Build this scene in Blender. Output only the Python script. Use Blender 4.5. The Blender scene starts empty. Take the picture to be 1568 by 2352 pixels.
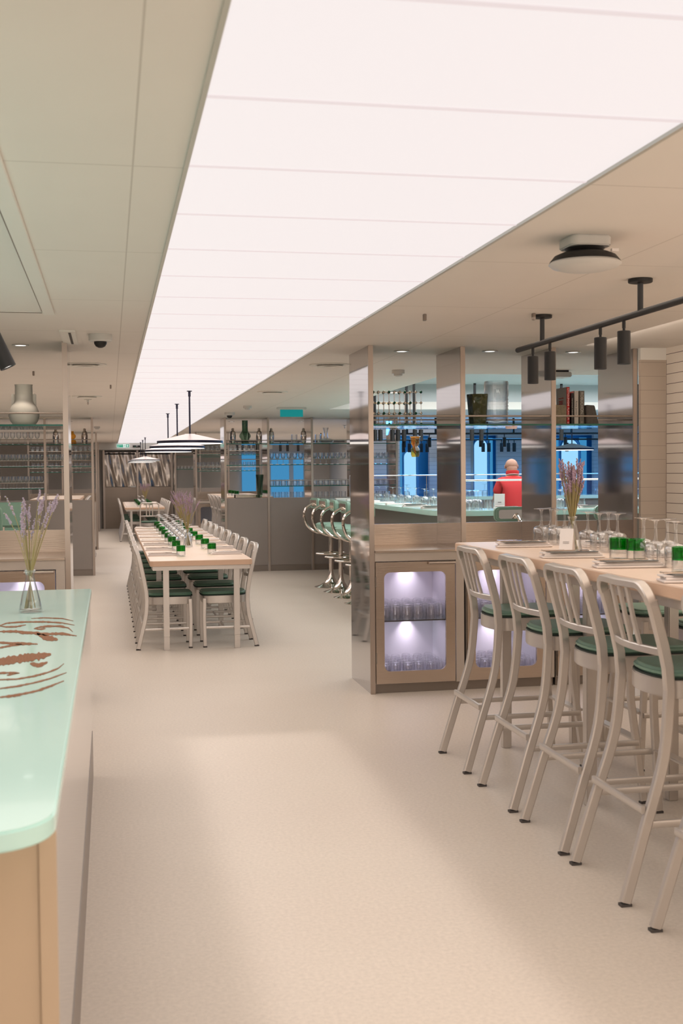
import bpy, bmesh, math, random
from mathutils import Vector, Matrix
PI = math.pi
random.seed(7)
S = bpy.context.scene
C = S.collection

# ------------------------------------------------------------------ camera
EYE = 1.45
YAW, PITCH, ROLL = math.radians(11.124), math.radians(1.926), 0.009
fw = Vector((math.sin(YAW) * math.cos(PITCH), math.cos(YAW) * math.cos(PITCH), -math.sin(PITCH)))
r0 = Vector((math.cos(YAW), -math.sin(YAW), 0)); u0 = r0.cross(fw)
rt = r0 * math.cos(ROLL) - u0 * math.sin(ROLL); up = u0 * math.cos(ROLL) + r0 * math.sin(ROLL)
cd = bpy.data.cameras.new('camera')
cam = bpy.data.objects.new('camera', cd); C.objects.link(cam)
cam.matrix_world = Matrix(((rt.x, up.x, -fw.x, 0), (rt.y, up.y, -fw.y, 0), (rt.z, up.z, -fw.z, EYE), (0, 0, 0, 1)))
cd.sensor_fit = 'VERTICAL'; cd.sensor_height = 36; cd.sensor_width = 24
cd.lens = 2700 / 2352 * 36
cd.clip_start = 0.05; cd.clip_end = 200
cd.dof.use_dof = True; cd.dof.focus_distance = 8.6; cd.dof.aperture_fstop = 6.3
S.camera = cam

# ------------------------------------------------------------------ world, exposure
w = bpy.data.worlds.new('world'); S.world = w; w.use_nodes = True
w.node_tree.nodes['Background'].inputs[0].default_value = (0.9, 0.85, 0.8, 1)
w.node_tree.nodes['Background'].inputs[1].default_value = 0.3
S.view_settings.view_transform = 'Standard'
S.view_settings.look = 'None'
S.view_settings.exposure = 0.0
S.view_settings.gamma = 1.0
S.view_settings.use_curve_mapping = False
S.cycles.transparent_max_bounces = 24
S.cycles.max_bounces = 10
S.cycles.caustics_reflective = False
S.cycles.caustics_refractive = False

# ------------------------------------------------------------------ lights of the room and added fill
CEIL = 2.27
YFRONT = -3.5
SX0, SX1 = 0.21, 1.355          # luminous ceiling strip
def area(x, y, z, sx, sy, power, col=(1, .93, .88), spread=180, rot=(0, 0, 0)):
    l = bpy.data.lights.new('area_light', 'AREA'); l.shape = 'RECTANGLE'; l.size = sx; l.size_y = sy
    l.energy = power; l.color = col; l.spread = math.radians(spread)
    o = bpy.data.objects.new('area_light', l); o.location = (x, y, z); o.rotation_euler = rot; C.objects.link(o); return o
def spot(x, y, z, power, ang=60, col=(1, .86, .7), blend=.5, rot=(0, 0, 0), r=.02):
    l = bpy.data.lights.new('spot_light', 'SPOT'); l.energy = power; l.color = col
    l.spot_size = math.radians(ang); l.spot_blend = blend; l.shadow_soft_size = r
    o = bpy.data.objects.new('spot_light', l); o.location = (x, y, z); o.rotation_euler = rot; C.objects.link(o); return o
# area lamps added under the strip to strengthen its light, limited in spread
for y0, y1, p in ((-3, 6.3, 31), (6.3, 14, 44), (14, 22, 46), (22, 31, 54)):
    area((SX0 + SX1) / 2, (y0 + y1) / 2, CEIL - .012, SX1 - SX0 - .04, y1 - y0 - .05, p, (1, .88, .79), 158)
area((SX0 + SX1) / 2, 2.15, CEIL - .014, SX1 - SX0 - .02, 8.6, 7.5, (1, .93, .87), 7, (0, math.radians(-4.2), 0))  # added narrow tilted lamp that draws the bright band on the floor
# soft fill areas added under the ceiling of the seating bays
area(-2.2, 3.5, CEIL - .02, 2.6, 7, 58, (1, .92, .90), 172)
area(-.6, 3.5, CEIL - .02, .8, 7, 16, (1, .88, .82), 172)
# fill light added behind the camera to brighten upright surfaces
area(1.2, YFRONT + .15, 1.35, 4.6, 1.7, 50, (1, .90, .80), 170, (math.radians(90), 0, 0))
area(2.75, 3.0, CEIL - .02, 1.5, 6.5, 34, (1, .87, .76), 170)  # added ceiling fill over the high table
# added unseen fill lamps: one at the right wall, one towards the slatted wall
area(3.66, 1.2, 1.5, .9, 5.4, 34, (1, .86, .74), 175, (0, math.radians(100), 0))
area(3.05, 5.6, CEIL - .02, .15, 3.4, 11, (1, .86, .74), 170, (0, math.radians(-40), 0))
area(-2.0, 12.5, CEIL - .02, 2.8, 7, 80, (1, .93, .88), 165)  # added ceiling fill for the bays further back
area(-2.0, 23.5, CEIL - .02, 2.8, 11, 90, (1, .95, .92), 165)
area(3.9, 24.5, CEIL - .02, 3.4, 12, 130, (1, .96, .94), 165)
area(5.4, 12.3, 2.58, 4.6, 5.0, 235, (.97, .98, 1), 165)
area(5.5, 18.6, 2.2, 3.0, .5, 50, (.05, .4, 1), 170, (math.radians(-35), 0, 0))
area(8.2, 15.5, 2.2, .6, 5.0, 60, (.08, .42, 1), 170, (0, 0, 0))

# ------------------------------------------------------------------ materials
def nodes_of(name):
    m = bpy.data.materials.new(name); m.use_nodes = True
    return m, m.node_tree.nodes, m.node_tree.links, m.node_tree.nodes['Principled BSDF']
def mat(name, col, rough=.5, metal=0, var=.03, scale=8, bump=0, bscale=60, stretch=None, spec=.5, coat=0):
    m, n, l, b = nodes_of(name)
    tc = n.new('ShaderNodeTexCoord'); mp = n.new('ShaderNodeMapping')
    l.new(tc.outputs['Object'], mp.inputs[0])
    if stretch: mp.inputs['Scale'].default_value = stretch
    nz = n.new('ShaderNodeTexNoise'); nz.inputs['Scale'].default_value = scale; nz.inputs['Detail'].default_value = 3
    l.new(mp.outputs[0], nz.inputs[0])
    mx = n.new('ShaderNodeMix'); mx.data_type = 'RGBA'
    mx.inputs[6].default_value = tuple(c * (1 - var) for c in col) + (1,)
    mx.inputs[7].default_value = tuple(min(1, c * (1 + var)) for c in col) + (1,)
    l.new(nz.outputs['Fac'], mx.inputs[0]); l.new(mx.outputs[2], b.inputs['Base Color'])
    b.inputs['Roughness'].default_value = rough; b.inputs['Metallic'].default_value = metal
    b.inputs['Specular IOR Level'].default_value = spec
    b.inputs['Coat Weight'].default_value = coat
    if bump:
        n2 = n.new('ShaderNodeTexNoise'); n2.inputs['Scale'].default_value = bscale
        l.new(mp.outputs[0], n2.inputs[0])
        bp = n.new('ShaderNodeBump'); bp.inputs['Strength'].default_value = bump; bp.inputs['Distance'].default_value = .01
        l.new(n2.outputs['Fac'], bp.inputs['Height']); l.new(bp.outputs[0], b.inputs['Normal'])
    return m
def emis(name, col, st):
    m, n, l, b = nodes_of(name)
    b.inputs['Base Color'].default_value = tuple(c * .12 for c in col) + (1,); b.inputs['Roughness'].default_value = .6
    b.inputs['Emission Color'].default_value = (*col, 1); b.inputs['Emission Strength'].default_value = st
    return m
def glass(name, tint=(.96, .98, .98), ior=1.45, gcol=(1, 1, 1), rough=.02, power=3.0, edge=.45):
    m, n, l, b = nodes_of(name); n.remove(b)
    out = n['Material Output']
    t = n.new('ShaderNodeBsdfTransparent')
    le = n.new('ShaderNodeLayerWeight'); le.inputs[0].default_value = .5
    pe = n.new('ShaderNodeMath'); pe.operation = 'POWER'; l.new(le.outputs['Facing'], pe.inputs[0]); pe.inputs[1].default_value = 3.0
    me_ = n.new('ShaderNodeMix'); me_.data_type = 'RGBA'; l.new(pe.outputs[0], me_.inputs[0])
    me_.inputs[6].default_value = (*tint, 1); me_.inputs[7].default_value = (*[c * edge for c in tint], 1)
    l.new(me_.outputs[2], t.inputs[0])
    g = n.new('ShaderNodeBsdfGlossy'); g.inputs['Roughness'].default_value = rough; g.inputs[0].default_value = (*gcol, 1)
    lw = n.new('ShaderNodeLayerWeight'); lw.inputs[0].default_value = .5
    pw = n.new('ShaderNodeMath'); pw.operation = 'POWER'; l.new(lw.outputs['Facing'], pw.inputs[0]); pw.inputs[1].default_value = power
    f0 = ((ior - 1) / (ior + 1)) ** 2
    fr = n.new('ShaderNodeMath'); fr.operation = 'MULTIPLY_ADD'; l.new(pw.outputs[0], fr.inputs[0]); fr.inputs[1].default_value = .75 * (1 - f0); fr.inputs[2].default_value = f0
    mx = n.new('ShaderNodeMixShader'); l.new(fr.outputs[0], mx.inputs[0]); l.new(t.outputs[0], mx.inputs[1]); l.new(g.outputs[0], mx.inputs[2])
    l.new(mx.outputs[0], out.inputs[0]); return m
def math_node(n, l, op, a, b=None, c=None):
    k = n.new('ShaderNodeMath'); k.operation = op
    for i, v in enumerate((a, b, c)):
        if v is None: continue
        if isinstance(v, (int, float)): k.inputs[i].default_value = v
        else: l.new(v, k.inputs[i])
    return k.outputs[0]
def lined(name, col, dark, rough, axes, metal=0, spec=.4):
    """axes: list of (axis, period, offset, line width): thin lines for joints between boards or panels and for painted slat reflections"""
    m, n, l, b = nodes_of(name)
    tc = n.new('ShaderNodeTexCoord'); sp = n.new('ShaderNodeSeparateXYZ'); l.new(tc.outputs['Object'], sp.inputs[0])
    tot = None
    for ax, per, off, wd in axes:
        f = math_node(n, l, 'FRACT', math_node(n, l, 'DIVIDE', math_node(n, l, 'ADD', sp.outputs[ax], -off + per * 50), per))
        k = math_node(n, l, 'LESS_THAN', f, wd / per)
        tot = k if tot is None else math_node(n, l, 'MAXIMUM', tot, k)
    nz = n.new('ShaderNodeTexNoise'); nz.inputs['Scale'].default_value = 2.5; l.new(tc.outputs['Object'], nz.inputs[0])
    mx0 = n.new('ShaderNodeMix'); mx0.data_type = 'RGBA'; l.new(nz.outputs['Fac'], mx0.inputs[0])
    mx0.inputs[6].default_value = tuple(c * .97 for c in col) + (1,); mx0.inputs[7].default_value = tuple(c * 1.03 for c in col) + (1,)
    mx = n.new('ShaderNodeMix'); mx.data_type = 'RGBA'; l.new(tot, mx.inputs[0])
    l.new(mx0.outputs[2], mx.inputs[6]); mx.inputs[7].default_value = (*dark, 1)
    l.new(mx.outputs[2], b.inputs['Base Color']); b.inputs['Roughness'].default_value = rough
    b.inputs['Metallic'].default_value = metal; b.inputs['Specular IOR Level'].default_value = spec
    return m

M = {}
# terrazzo floor
def floor_mat():
    m, n, l, b = nodes_of('terrazzo_floor')
    tc = n.new('ShaderNodeTexCoord')
    def noise(sc, det=2):
        k = n.new('ShaderNodeTexNoise'); k.inputs['Scale'].default_value = sc; k.inputs['Detail'].default_value = det
        l.new(tc.outputs['Object'], k.inputs[0]); return k.outputs['Fac']
    a = noise(1.3); s1 = noise(70, 3)
    v = n.new('ShaderNodeTexVoronoi'); v.inputs['Scale'].default_value = 160; l.new(tc.outputs['Object'], v.inputs[0])
    sp = math_node(n, l, 'LESS_THAN', v.outputs['Distance'], .17)
    rnd = n.new('ShaderNodeSeparateColor'); l.new(v.outputs['Color'], rnd.inputs[0])
    sp = math_node(n, l, 'MULTIPLY', sp, math_node(n, l, 'GREATER_THAN', rnd.outputs[0], .6))
    mx = n.new('ShaderNodeMix'); mx.data_type = 'RGBA'; l.new(a, mx.inputs[0])
    mx.inputs[6].default_value = (.70, .605, .515, 1); mx.inputs[7].default_value = (.76, .67, .575, 1)
    mx2 = n.new('ShaderNodeMix'); mx2.data_type = 'RGBA'; mx2.blend_type = 'MULTIPLY'; mx2.inputs[0].default_value = .28
    l.new(mx.outputs[2], mx2.inputs[6]); l.new(s1, mx2.inputs[7])
    mx3 = n.new('ShaderNodeMix'); mx3.data_type = 'RGBA'; l.new(math_node(n, l, 'MULTIPLY', sp, .38), mx3.inputs[0])
    l.new(mx2.outputs[2], mx3.inputs[6]); mx3.inputs[7].default_value = (.27, .22, .17, 1)
    l.new(mx3.outputs[2], b.inputs['Base Color'])
    b.inputs['Roughness'].default_value = .42; b.inputs['Specular IOR Level'].default_value = .35
    return m
M['floor'] = floor_mat()
M['ceil'] = lined('ceiling_paint', (.80, .755, .70), (.60, .555, .50), .6, [(1, 1.235, .73, .006), (0, 1.9, .07, .005)], spec=.3)
M['ceil_light'] = mat('pale_ceiling_paint', (.80, .78, .73), .55, var=.01)
M['joint'] = emis('diffuser_joint', (1, .88, .88), .74)
M['dusk'] = emis('dusk_window_glow', (.10, .30, .62), .75)
M['coffer'] = mat('coffer_paint', (.50, .52, .52), .6, var=.01)
M['strip'] = emis('luminous_diffuser', (1, .925, .92), .84)
M['trim'] = mat('strip_trim', (.55, .55, .5), .4, .3)
M['slat'] = lined('ivory_slat_boards', (.80, .71, .61), (.14, .10, .08), .5, [(2, .0668, .02, .004)])
M['slat_blue'] = lined('glazed_tiles', (.55, .56, .6), (.2, .22, .28), .3, [(2, .0668, .02, .004)])
M['plain_wall'] = mat('warm_grey_wall', (.56, .52, .48), .6)
M['steel'] = mat('polished_steel', (.53, .515, .52), .06, 1, .008, 3, .004, 3, (1, 1, .25))
M['steel_edge'] = mat('satin_steel_edge', (.46, .39, .34), .32, 1, .03, 6)
M['brushed'] = mat('brushed_steel', (.52, .43, .36), .27, 1, .05, 14, .04, 120, (.08, .08, 1))
M['brushed_dark'] = mat('dark_brushed_steel', (.30, .25, .21), .3, 1, .05, 14, .04, 120, (.08, .08, 1))
M['frame'] = mat('champagne_frame', (.50, .44, .385), .4, .45)
M['laminate'] = mat('grey_laminate', (.30, .262, .238), .34, .35, .02, 5)
M['plinth'] = mat('taupe_plinth', (.26, .22, .19), .35, .6)
M['wave'] = mat('wavy_polished_steel', (.42, .37, .33), .14, 1, .03, 3, .35, 3.2, (1, 1, 1.2))
M['alu'] = mat('brushed_aluminium', (.62, .572, .53), .35, .68, .04, 20, .03, 200, (1, 1, .1))
M['foot'] = mat('black_rubber', (.07, .06, .055), .7)
M['vinyl'] = mat('green_vinyl', (.085, .17, .115), .42, 0, .05, 30, .02, 300)
M['vinyl_light'] = mat('sage_vinyl', (.20, .33, .25), .42, 0, .05, 30, .02, 300)
M['vinyl_mint'] = mat('mint_vinyl', (.27, .42, .33), .4, 0, .04, 30)
M['piping'] = mat('dark_piping', (.02, .03, .025), .6)
M['mint'] = mat('mint_resin', (.58, .86, .80), .12, 0, .02, 5, coat=.3)
M['mint_edge'] = mat('mint_resin_edge', (.46, .82, .73), .2, 0, .02, 5)
M['wood'] = mat('pale_oak_laminate', (.79, .62, .50), .35, 0, .05, 10, stretch=(8, .6, 8))
M['wood_edge'] = mat('oak_edge', (.70, .47, .33), .4, 0, .08, 10, stretch=(3, 3, 40))
M['chrome'] = mat('chrome', (.80, .72, .66), .06, 1, .01)
M['black'] = mat('black_metal', (.012, .011, .011), .5, .1)
M['shade'] = mat('pendant_shade', (.40, .35, .35), .35, .6)
M['navy'] = mat('pendant_rim', (.02, .02, .04), .35, .4)
M['lamp'] = emis('lamp_lens', (1, .95, .88), 2.5)
M['pend_glow'] = emis('pendant_diffuser', (1, .93, .86), 1.6)
M['white'] = mat('white_plastic', (.62, .61, .58), .4)
M['ceramic'] = mat('matte_white_ceramic', (.78, .74, .66), .5)
M['glass'] = glass('clear_glass', (.95, .96, .965), 1.6, power=2.2)
M['glass_thin'] = glass('stemware_glass', (.955, .96, .965), 1.7, rough=.05, power=2.0, edge=.4)
M['invglass'] = glass('cabinet_glass', (.975, .975, .985), 1.75, rough=.04, power=1.7, edge=.75)
M['pane'] = glass('window_pane', (.96, .96, .98), 1.3)
M['shelfglass'] = glass('glass_shelf', (.80, .92, .88), 1.35)
M['shelfedge'] = mat('green_glass_edge', (.01, .13, .095), .15, 0, .03, 20)
M['greenglass'] = glass('green_glass', (.12, .64, .22), 1.6, (.8, 1, .8), edge=.35)
M['smoke'] = glass('smoky_green_glass', (.45, .58, .50), 1.5)
M['olive'] = mat('olive_cut_glass', (.075, .085, .025), .08, 0, .5, 14, .6, 18, (1, 1, 1.0), .8)
M['ribglass'] = glass('ribbed_glass', (.95, .95, .96), 1.8, power=1.8, edge=.6)
M['amber'] = glass('amber_glass', (.92, .62, .18), 1.6, edge=.6)
M['napkin'] = mat('linen_napkin', (.80, .73, .69), .8, 0, .04, 40)
M['paper'] = mat('white_menu_card', (.80, .75, .72), .6, 0, .01)
M['leather'] = mat('grey_menu_board', (.10, .105, .10), .35)
M['ink'] = mat('ink', (.12, .1, .1), .7)
M['stem'] = mat('dried_stem', (.35, .29, .13), .8)
M['lav'] = mat('lavender_flower', (.36, .255, .33), .9, 0, .3, 90)
M['lav_pale'] = mat('pale_lavender_flower', (.42, .34, .42), .9, 0, .3, 90)
M['red'] = mat('red_cover', (.62, .015, .015), .5)
M['redcloth'] = mat('red_polo_cloth', (.46, .018, .018), .8)
M['skin'] = mat('skin', (.33, .17, .11), .5)
M['dark'] = mat('dark_trousers', (.03, .03, .04), .8)
M['bookblack'] = mat('black_cover', (.025, .023, .022), .5)
M['cream'] = mat('cream_cover', (.56, .51, .45), .6)
M['taupe'] = mat('taupe_cover', (.17, .15, .12), .6)
M['stone'] = mat('speckled_stone', (.25, .20, .13), .7, 0, .6, 60)
M['stone_dark'] = mat('dark_stone', (.09, .075, .065), .6, 0, .5, 60)
M['ballgreen'] = mat('green_ball', (.015, .09, .06), .15, .6)
M['gold'] = mat('gold_rod', (.65, .42, .09), .25, 1)
M['teal'] = emis('teal_sign_face', (0, .25, .25), .8)
M['signgreen'] = emis('exit_sign_green', (.02, .33, .2), .9)
M['signwhite'] = emis('sign_white', (.8, .9, .85), .9)
M['copper'] = mat('copper_flakes', (.25, .10, .04), .7, .0, .6, 220, .6, 260)
M['lilac'] = mat('white_cabinet_liner', (.80, .76, .80), .45, 0, .01)
M['blue'] = mat('blue_wall_panel', (.02, .22, .55), .4)
M['blueglow'] = emis('blue_wall_glow', (.07, .38, .75), .62)  # emission stands in for blue light falling on the wall panels
M['paleglow'] = emis('pale_niche_glow', (.35, .72, 1), .95)  # even emission stands in for the blue light inside the niches
M['counter_front'] = mat('champagne_panel', (.63, .485, .34), .4, .3, .03, 6)
M['mirror'] = mat('mirror_side_panel', (.93, .90, .88), .06, 1, .01)
M['silver'] = mat('silver_shaker', (.70, .62, .56), .08, 1, .01)

# ------------------------------------------------------------------ mesh helper
class MB:
    def __init__(s): s.v = []; s.f = []; s.mi = []; s.cur = 0
    def add(s, vs, fs):
        o = len(s.v); s.v += [tuple(p) for p in vs]
        for f in fs: s.f.append([i + o for i in f]); s.mi.append(s.cur)
    def mat(s, i): s.cur = i; return s
    def box(s, x0, x1, y0, y1, z0, z1):
        s.add([(x0, y0, z0), (x1, y0, z0), (x1, y1, z0), (x0, y1, z0), (x0, y0, z1), (x1, y0, z1), (x1, y1, z1), (x0, y1, z1)],
              [(0, 3, 2, 1), (4, 5, 6, 7), (0, 1, 5, 4), (1, 2, 6, 5), (2, 3, 7, 6), (3, 0, 4, 7)]); return s
    def lathe(s, prof, x=0, y=0, z=0, seg=20, cap=True):
        vs = []; fs = []
        for r, h in prof:
            for k in range(seg):
                a = 2 * PI * k / seg; vs.append((x + r * math.cos(a), y + r * math.sin(a), z + h))
        n = len(prof)
        for i in range(n - 1):
            for k in range(seg):
                k2 = (k + 1) % seg
                fs.append((i * seg + k, i * seg + k2, (i + 1) * seg + k2, (i + 1) * seg + k))
        if cap:
            fs.append(tuple(range(seg))[::-1]); fs.append(tuple((n - 1) * seg + k for k in range(seg)))
        s.add(vs, fs); return s
    def cyl(s, p, q, r, seg=10, r2=None):
        p = Vector(p); q = Vector(q); d = (q - p).normalized(); r2 = r if r2 is None else r2
        a = d.orthogonal().normalized(); b = d.cross(a)
        vs = [p + (a * math.cos(t) + b * math.sin(t)) * r for t in [2 * PI * k / seg for k in range(seg)]]
        vs += [q + (a * math.cos(t) + b * math.sin(t)) * r2 for t in [2 * PI * k / seg for k in range(seg)]]
        fs = [(k, (k + 1) % seg, seg + (k + 1) % seg, seg + k) for k in range(seg)]
        fs += [tuple(range(seg))[::-1], tuple(range(seg, 2 * seg))]
        s.add(vs, fs); return s
    def sweep(s, pts, w, h, side, rnd=True, closed=False):
        """profile of width w (along side vector) and depth h swept along pts"""
        P = [Vector(p) for p in pts]; n = len(P); vs = []; fs = []
        c = .28
        if rnd == 'tube':
            prof = [(math.cos(2 * PI * k / 10) * w / 2, math.sin(2 * PI * k / 10) * w / 2) for k in range(10)]
        else:
            prof = [(w / 2, h / 2 * (1 - c)), (w / 2 * (1 - c), h / 2), (-w / 2 * (1 - c), h / 2), (-w / 2, h / 2 * (1 - c)),
                    (-w / 2, -h / 2 * (1 - c)), (-w / 2 * (1 - c), -h / 2), (w / 2 * (1 - c), -h / 2), (w / 2, -h / 2 * (1 - c))]
        m = len(prof)
        for i in range(n):
            if closed: t = P[(i + 1) % n] - P[i - 1]
            else: t = P[min(i + 1, n - 1)] - P[max(i - 1, 0)]
            t.normalize(); sd = Vector(side(i)) if callable(side) else Vector(side)
            sd = (sd - t * sd.dot(t)).normalized(); nn = t.cross(sd)
            vs += [P[i] + sd * a + nn * b for a, b in prof]
        for i in range(n if closed else n - 1):
            j = (i + 1) % n
            for k in range(m):
                k2 = (k + 1) % m; fs.append((i * m + k, i * m + k2, j * m + k2, j * m + k))
        if not closed:
            fs.append(tuple(range(m))[::-1]); fs.append(tuple((n - 1) * m + k for k in range(m)))
        s.add(vs, fs); return s
    def prism(s, poly, z0, z1, axis='z', off=(0, 0, 0)):
        n = len(poly)
        def pt(a, b, c):
            p = {'z': (a, b, c), 'y': (a, c, b), 'x': (c, a, b)}[axis]
            return (p[0] + off[0], p[1] + off[1], p[2] + off[2])
        vs = [pt(a, b, z0) for a, b in poly] + [pt(a, b, z1) for a, b in poly]
        fs = [tuple(range(n))[::-1], tuple(range(n, 2 * n))] + [(k, (k + 1) % n, n + (k + 1) % n, n + k) for k in range(n)]
        s.add(vs, fs); return s
    def ball(s, c, r, seg=10, rings=6, sc=(1, 1, 1)):
        prof = [(r * math.sin(PI * (i + .0) / rings) if 0 < i < rings else r * .02, -r * math.cos(PI * i / rings)) for i in range(rings + 1)]
        o = len(s.v); s.lathe(prof, seg=seg)
        for i in range(o, len(s.v)):
            p = s.v[i]; s.v[i] = (p[0] * sc[0] + c[0], p[1] * sc[1] + c[1], p[2] * sc[2] + c[2])
        return s
    def mesh(s, name, mats, bevel=0, seg=2, smooth=35):
        me = bpy.data.meshes.new(name); me.from_pydata(s.v, [], s.f)
        if not isinstance(mats, (list, tuple)): mats = [mats]
        for m in mats: me.materials.append(M[m] if isinstance(m, str) else m)
        me.polygons.foreach_set('material_index', s.mi)
        bm = bmesh.new(); bm.from_mesh(me)
        bmesh.ops.recalc_face_normals(bm, faces=bm.faces)
        if bevel:
            es = [e for e in bm.edges if len(e.link_faces) == 2 and e.calc_face_angle(0) > .6]
            bmesh.ops.bevel(bm, geom=es, offset=bevel, segments=seg, affect='EDGES', clamp_overlap=True)
        bm.to_mesh(me); bm.free()
        me.shade_smooth(); me.set_sharp_from_angle(angle=math.radians(smooth))
        return me
    def build(s, name, mats, parent=None, bevel=0, loc=None, seg=2, smooth=35):
        me = s.mesh(name, mats, bevel, seg, smooth); o = bpy.data.objects.new(name, me); C.objects.link(o)
        if parent: o.parent = parent
        if loc: o.location = loc
        return o
def link(name, me, parent=None, loc=None):
    o = bpy.data.objects.new(name, me); C.objects.link(o)
    if parent: o.parent = parent
    if loc: o.location = loc
    return o
def tag(o, label, cat, group=None, kind=None):
    o['label'] = label; o['category'] = cat
    if group: o['group'] = group
    if kind: o['kind'] = kind
    return o
def thing(name, label, cat, loc=(0, 0, 0), rz=0, group=None):
    o = bpy.data.objects.new(name, None); o.empty_display_size = .1; C.objects.link(o)
    o.location = loc; o.rotation_euler = (0, 0, rz); return tag(o, label, cat, group)
def struct(o): o['kind'] = 'structure'; return o
def copy_tree(o, parent=None):
    c = o.copy(); C.objects.link(c)
    if parent is not None: c.parent = parent
    for ch in list(o.children): copy_tree(ch, c)
    return c
class Proto:
    """first placement uses the thing itself, later ones are copies"""
    def __init__(s, maker): s.maker = maker; s.o = None
    def put(s, loc, rz, label, group=None, rot=None):
        if s.o is None: s.o = s.maker(); o = s.o
        else:
            o = copy_tree(s.o)
        o.location = loc; o.rotation_euler = rot or (0, 0, rz); o['label'] = label
        if group: o['group'] = group
        elif 'group' in o: del o['group']
        return o
def smooth_path(pts, n=6):
    P = [Vector(p) for p in pts]; out = []
    for i in range(len(P) - 1):
        a = P[max(i - 1, 0)]; b = P[i]; c = P[i + 1]; d = P[min(i + 2, len(P) - 1)]
        for k in range(n):
            t = k / n
            out.append(.5 * ((2 * b) + (c - a) * t + (2 * a - 5 * b + 4 * c - d) * t * t + (3 * b - a - 3 * c + d) * t ** 3))
    out.append(P[-1]); return out
def rrect(x0, x1, z0, z1, r, n=5):
    out = []
    for cx, cz, a0 in ((x1 - r, z1 - r, 0), (x0 + r, z1 - r, 90), (x0 + r, z0 + r, 180), (x1 - r, z0 + r, 270)):
        for k in range(n + 1):
            a = math.radians(a0 + 90 * k / n); out.append((cx + r * math.cos(a), cz + r * math.sin(a)))
    return out
def text(body, size, loc, rot, m, parent, name='lettering', depth=.0006, squash=1.0):
    c = bpy.data.curves.new(name, 'FONT'); c.body = body; c.size = size; c.extrude = depth
    c.align_x = 'CENTER'; c.align_y = 'CENTER'
    t = bpy.data.objects.new('tmp', c); C.objects.link(t)
    bpy.context.view_layer.update()
    me = bpy.data.meshes.new_from_object(t.evaluated_get(bpy.context.evaluated_depsgraph_get()))
    bpy.data.objects.remove(t); bpy.data.curves.remove(c)
    me.materials.clear(); me.materials.append(M[m])
    o = link(name, me, parent, loc); o.rotation_euler = rot; o.scale = (squash, 1, 1); return o
ORD = ['first', 'second', 'third', 'fourth', 'fifth', 'sixth', 'seventh', 'eighth', 'ninth', 'tenth']
# ------------------------------------------------------------------ room shell
XL, XR, YF, YB = -4.5, 9.2, -3.5, 32.2
b = MB(); b.box(XL - .1, XR + .1, YF - .1, YB + .1, -.1, 0); struct(b.build('floor', 'floor'))
CX0, CX1, CY0, CY1 = 2.8, 8.9, 9.55, 15.0     # raised coffer over the round bar
b = MB(); T = CEIL + .1
b.box(XL, SX0, YF, YB, CEIL, T); b.box(SX1, XR, YF, CY0, CEIL, T); b.box(SX1, CX0, CY0, CY1, CEIL, T)
b.box(SX1, XR, CY1, YB, CEIL, T); b.box(CX1, XR, CY0, CY1, CEIL, T)
b.box(SX0, SX1, YF, YB, CEIL + .06, T + .06)
struct(b.build('ceiling', 'ceil'))
b = MB(); b.box(CX0 - .03, CX1, CY0 - .03, CY1 + .03, 2.6, 2.64)
b.box(CX0 - .03, CX0, CY0, CY1, T, 2.6); b.box(CX1, CX1 + .03, CY0, CY1, T, 2.6)
b.box(CX0, CX1, CY0 - .03, CY0, T, 2.6); b.box(CX0, CX1, CY1, CY1 + .03, T, 2.6)
o = b.build('ceiling_coffer', 'coffer'); struct(o)
b = MB(); b.box(XL - .1, XL, YF, YB, 0, T); struct(b.build('wall_left', 'plain_wall'))
b = MB()
for y in (15.5, 18.2, 20.9, 23.6, 26.3): b.box(XL, XL + .015, y, y + 1.7, 1.15, 1.85)
struct(b.build('window_1', 'dusk'))
b = MB(); b.box(3.70, 3.80, YF, 7.44, 0, CEIL); struct(b.build('wall_right', 'slat'))
b = MB(); b.box(3.70, XR, 7.44, 7.56, 0, CEIL); struct(b.build('wall_middle', 'plain_wall'))
b = MB(); b.box(XL, 3.8, YF - .1, YF, 0, T); struct(b.build('wall_front', 'plain_wall'))
b = MB(); b.box(XL, 6.1, YB, YB + .1, 0, T); struct(b.build('wall_back', 'plain_wall'))
b = MB(); b.box(XR, XR + .1, 7.5, 19.3, 0, 2.6); struct(b.build('wall_right_2', 'slat_blue'))
b = MB(); b.box(6.0, 6.1, 19.3, YB, 0, CEIL); struct(b.build('wall_right_3', 'plain_wall'))
b = MB(); b.box(4.30, 4.78, 19.2, 19.3, 0, CEIL); b.box(5.3, 6.02, 19.2, 19.3, 0, CEIL); b.box(6.5, 7.5, 19.2, 19.3, 0, CEIL); b.box(8.25, XR, 19.2, 19.3, 0, CEIL)
for x0, x1 in ((4.78, 5.3), (6.02, 6.5), (7.5, 8.25)): b.box(x0, x1, 19.2, 19.3, 2.06, CEIL)
struct(b.build('wall_blue', 'slat_blue'))
b = MB(); b.box(4.30, XR, 19.55, 19.65, 0, CEIL); struct(b.build('wall_niche_back', 'blue'))
b = MB(); b.box(3.515, 3.70, 7.40, 7.44, 2.19, CEIL); struct(b.build('trim_1', 'ceil_light'))
# beam that closes the far end of the aisle
b = MB(); b.box(-1.6, 4.3, 31.42, 32.2, 2.10, CEIL); struct(b.build('trim_2', 'ceil_light'))
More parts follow.
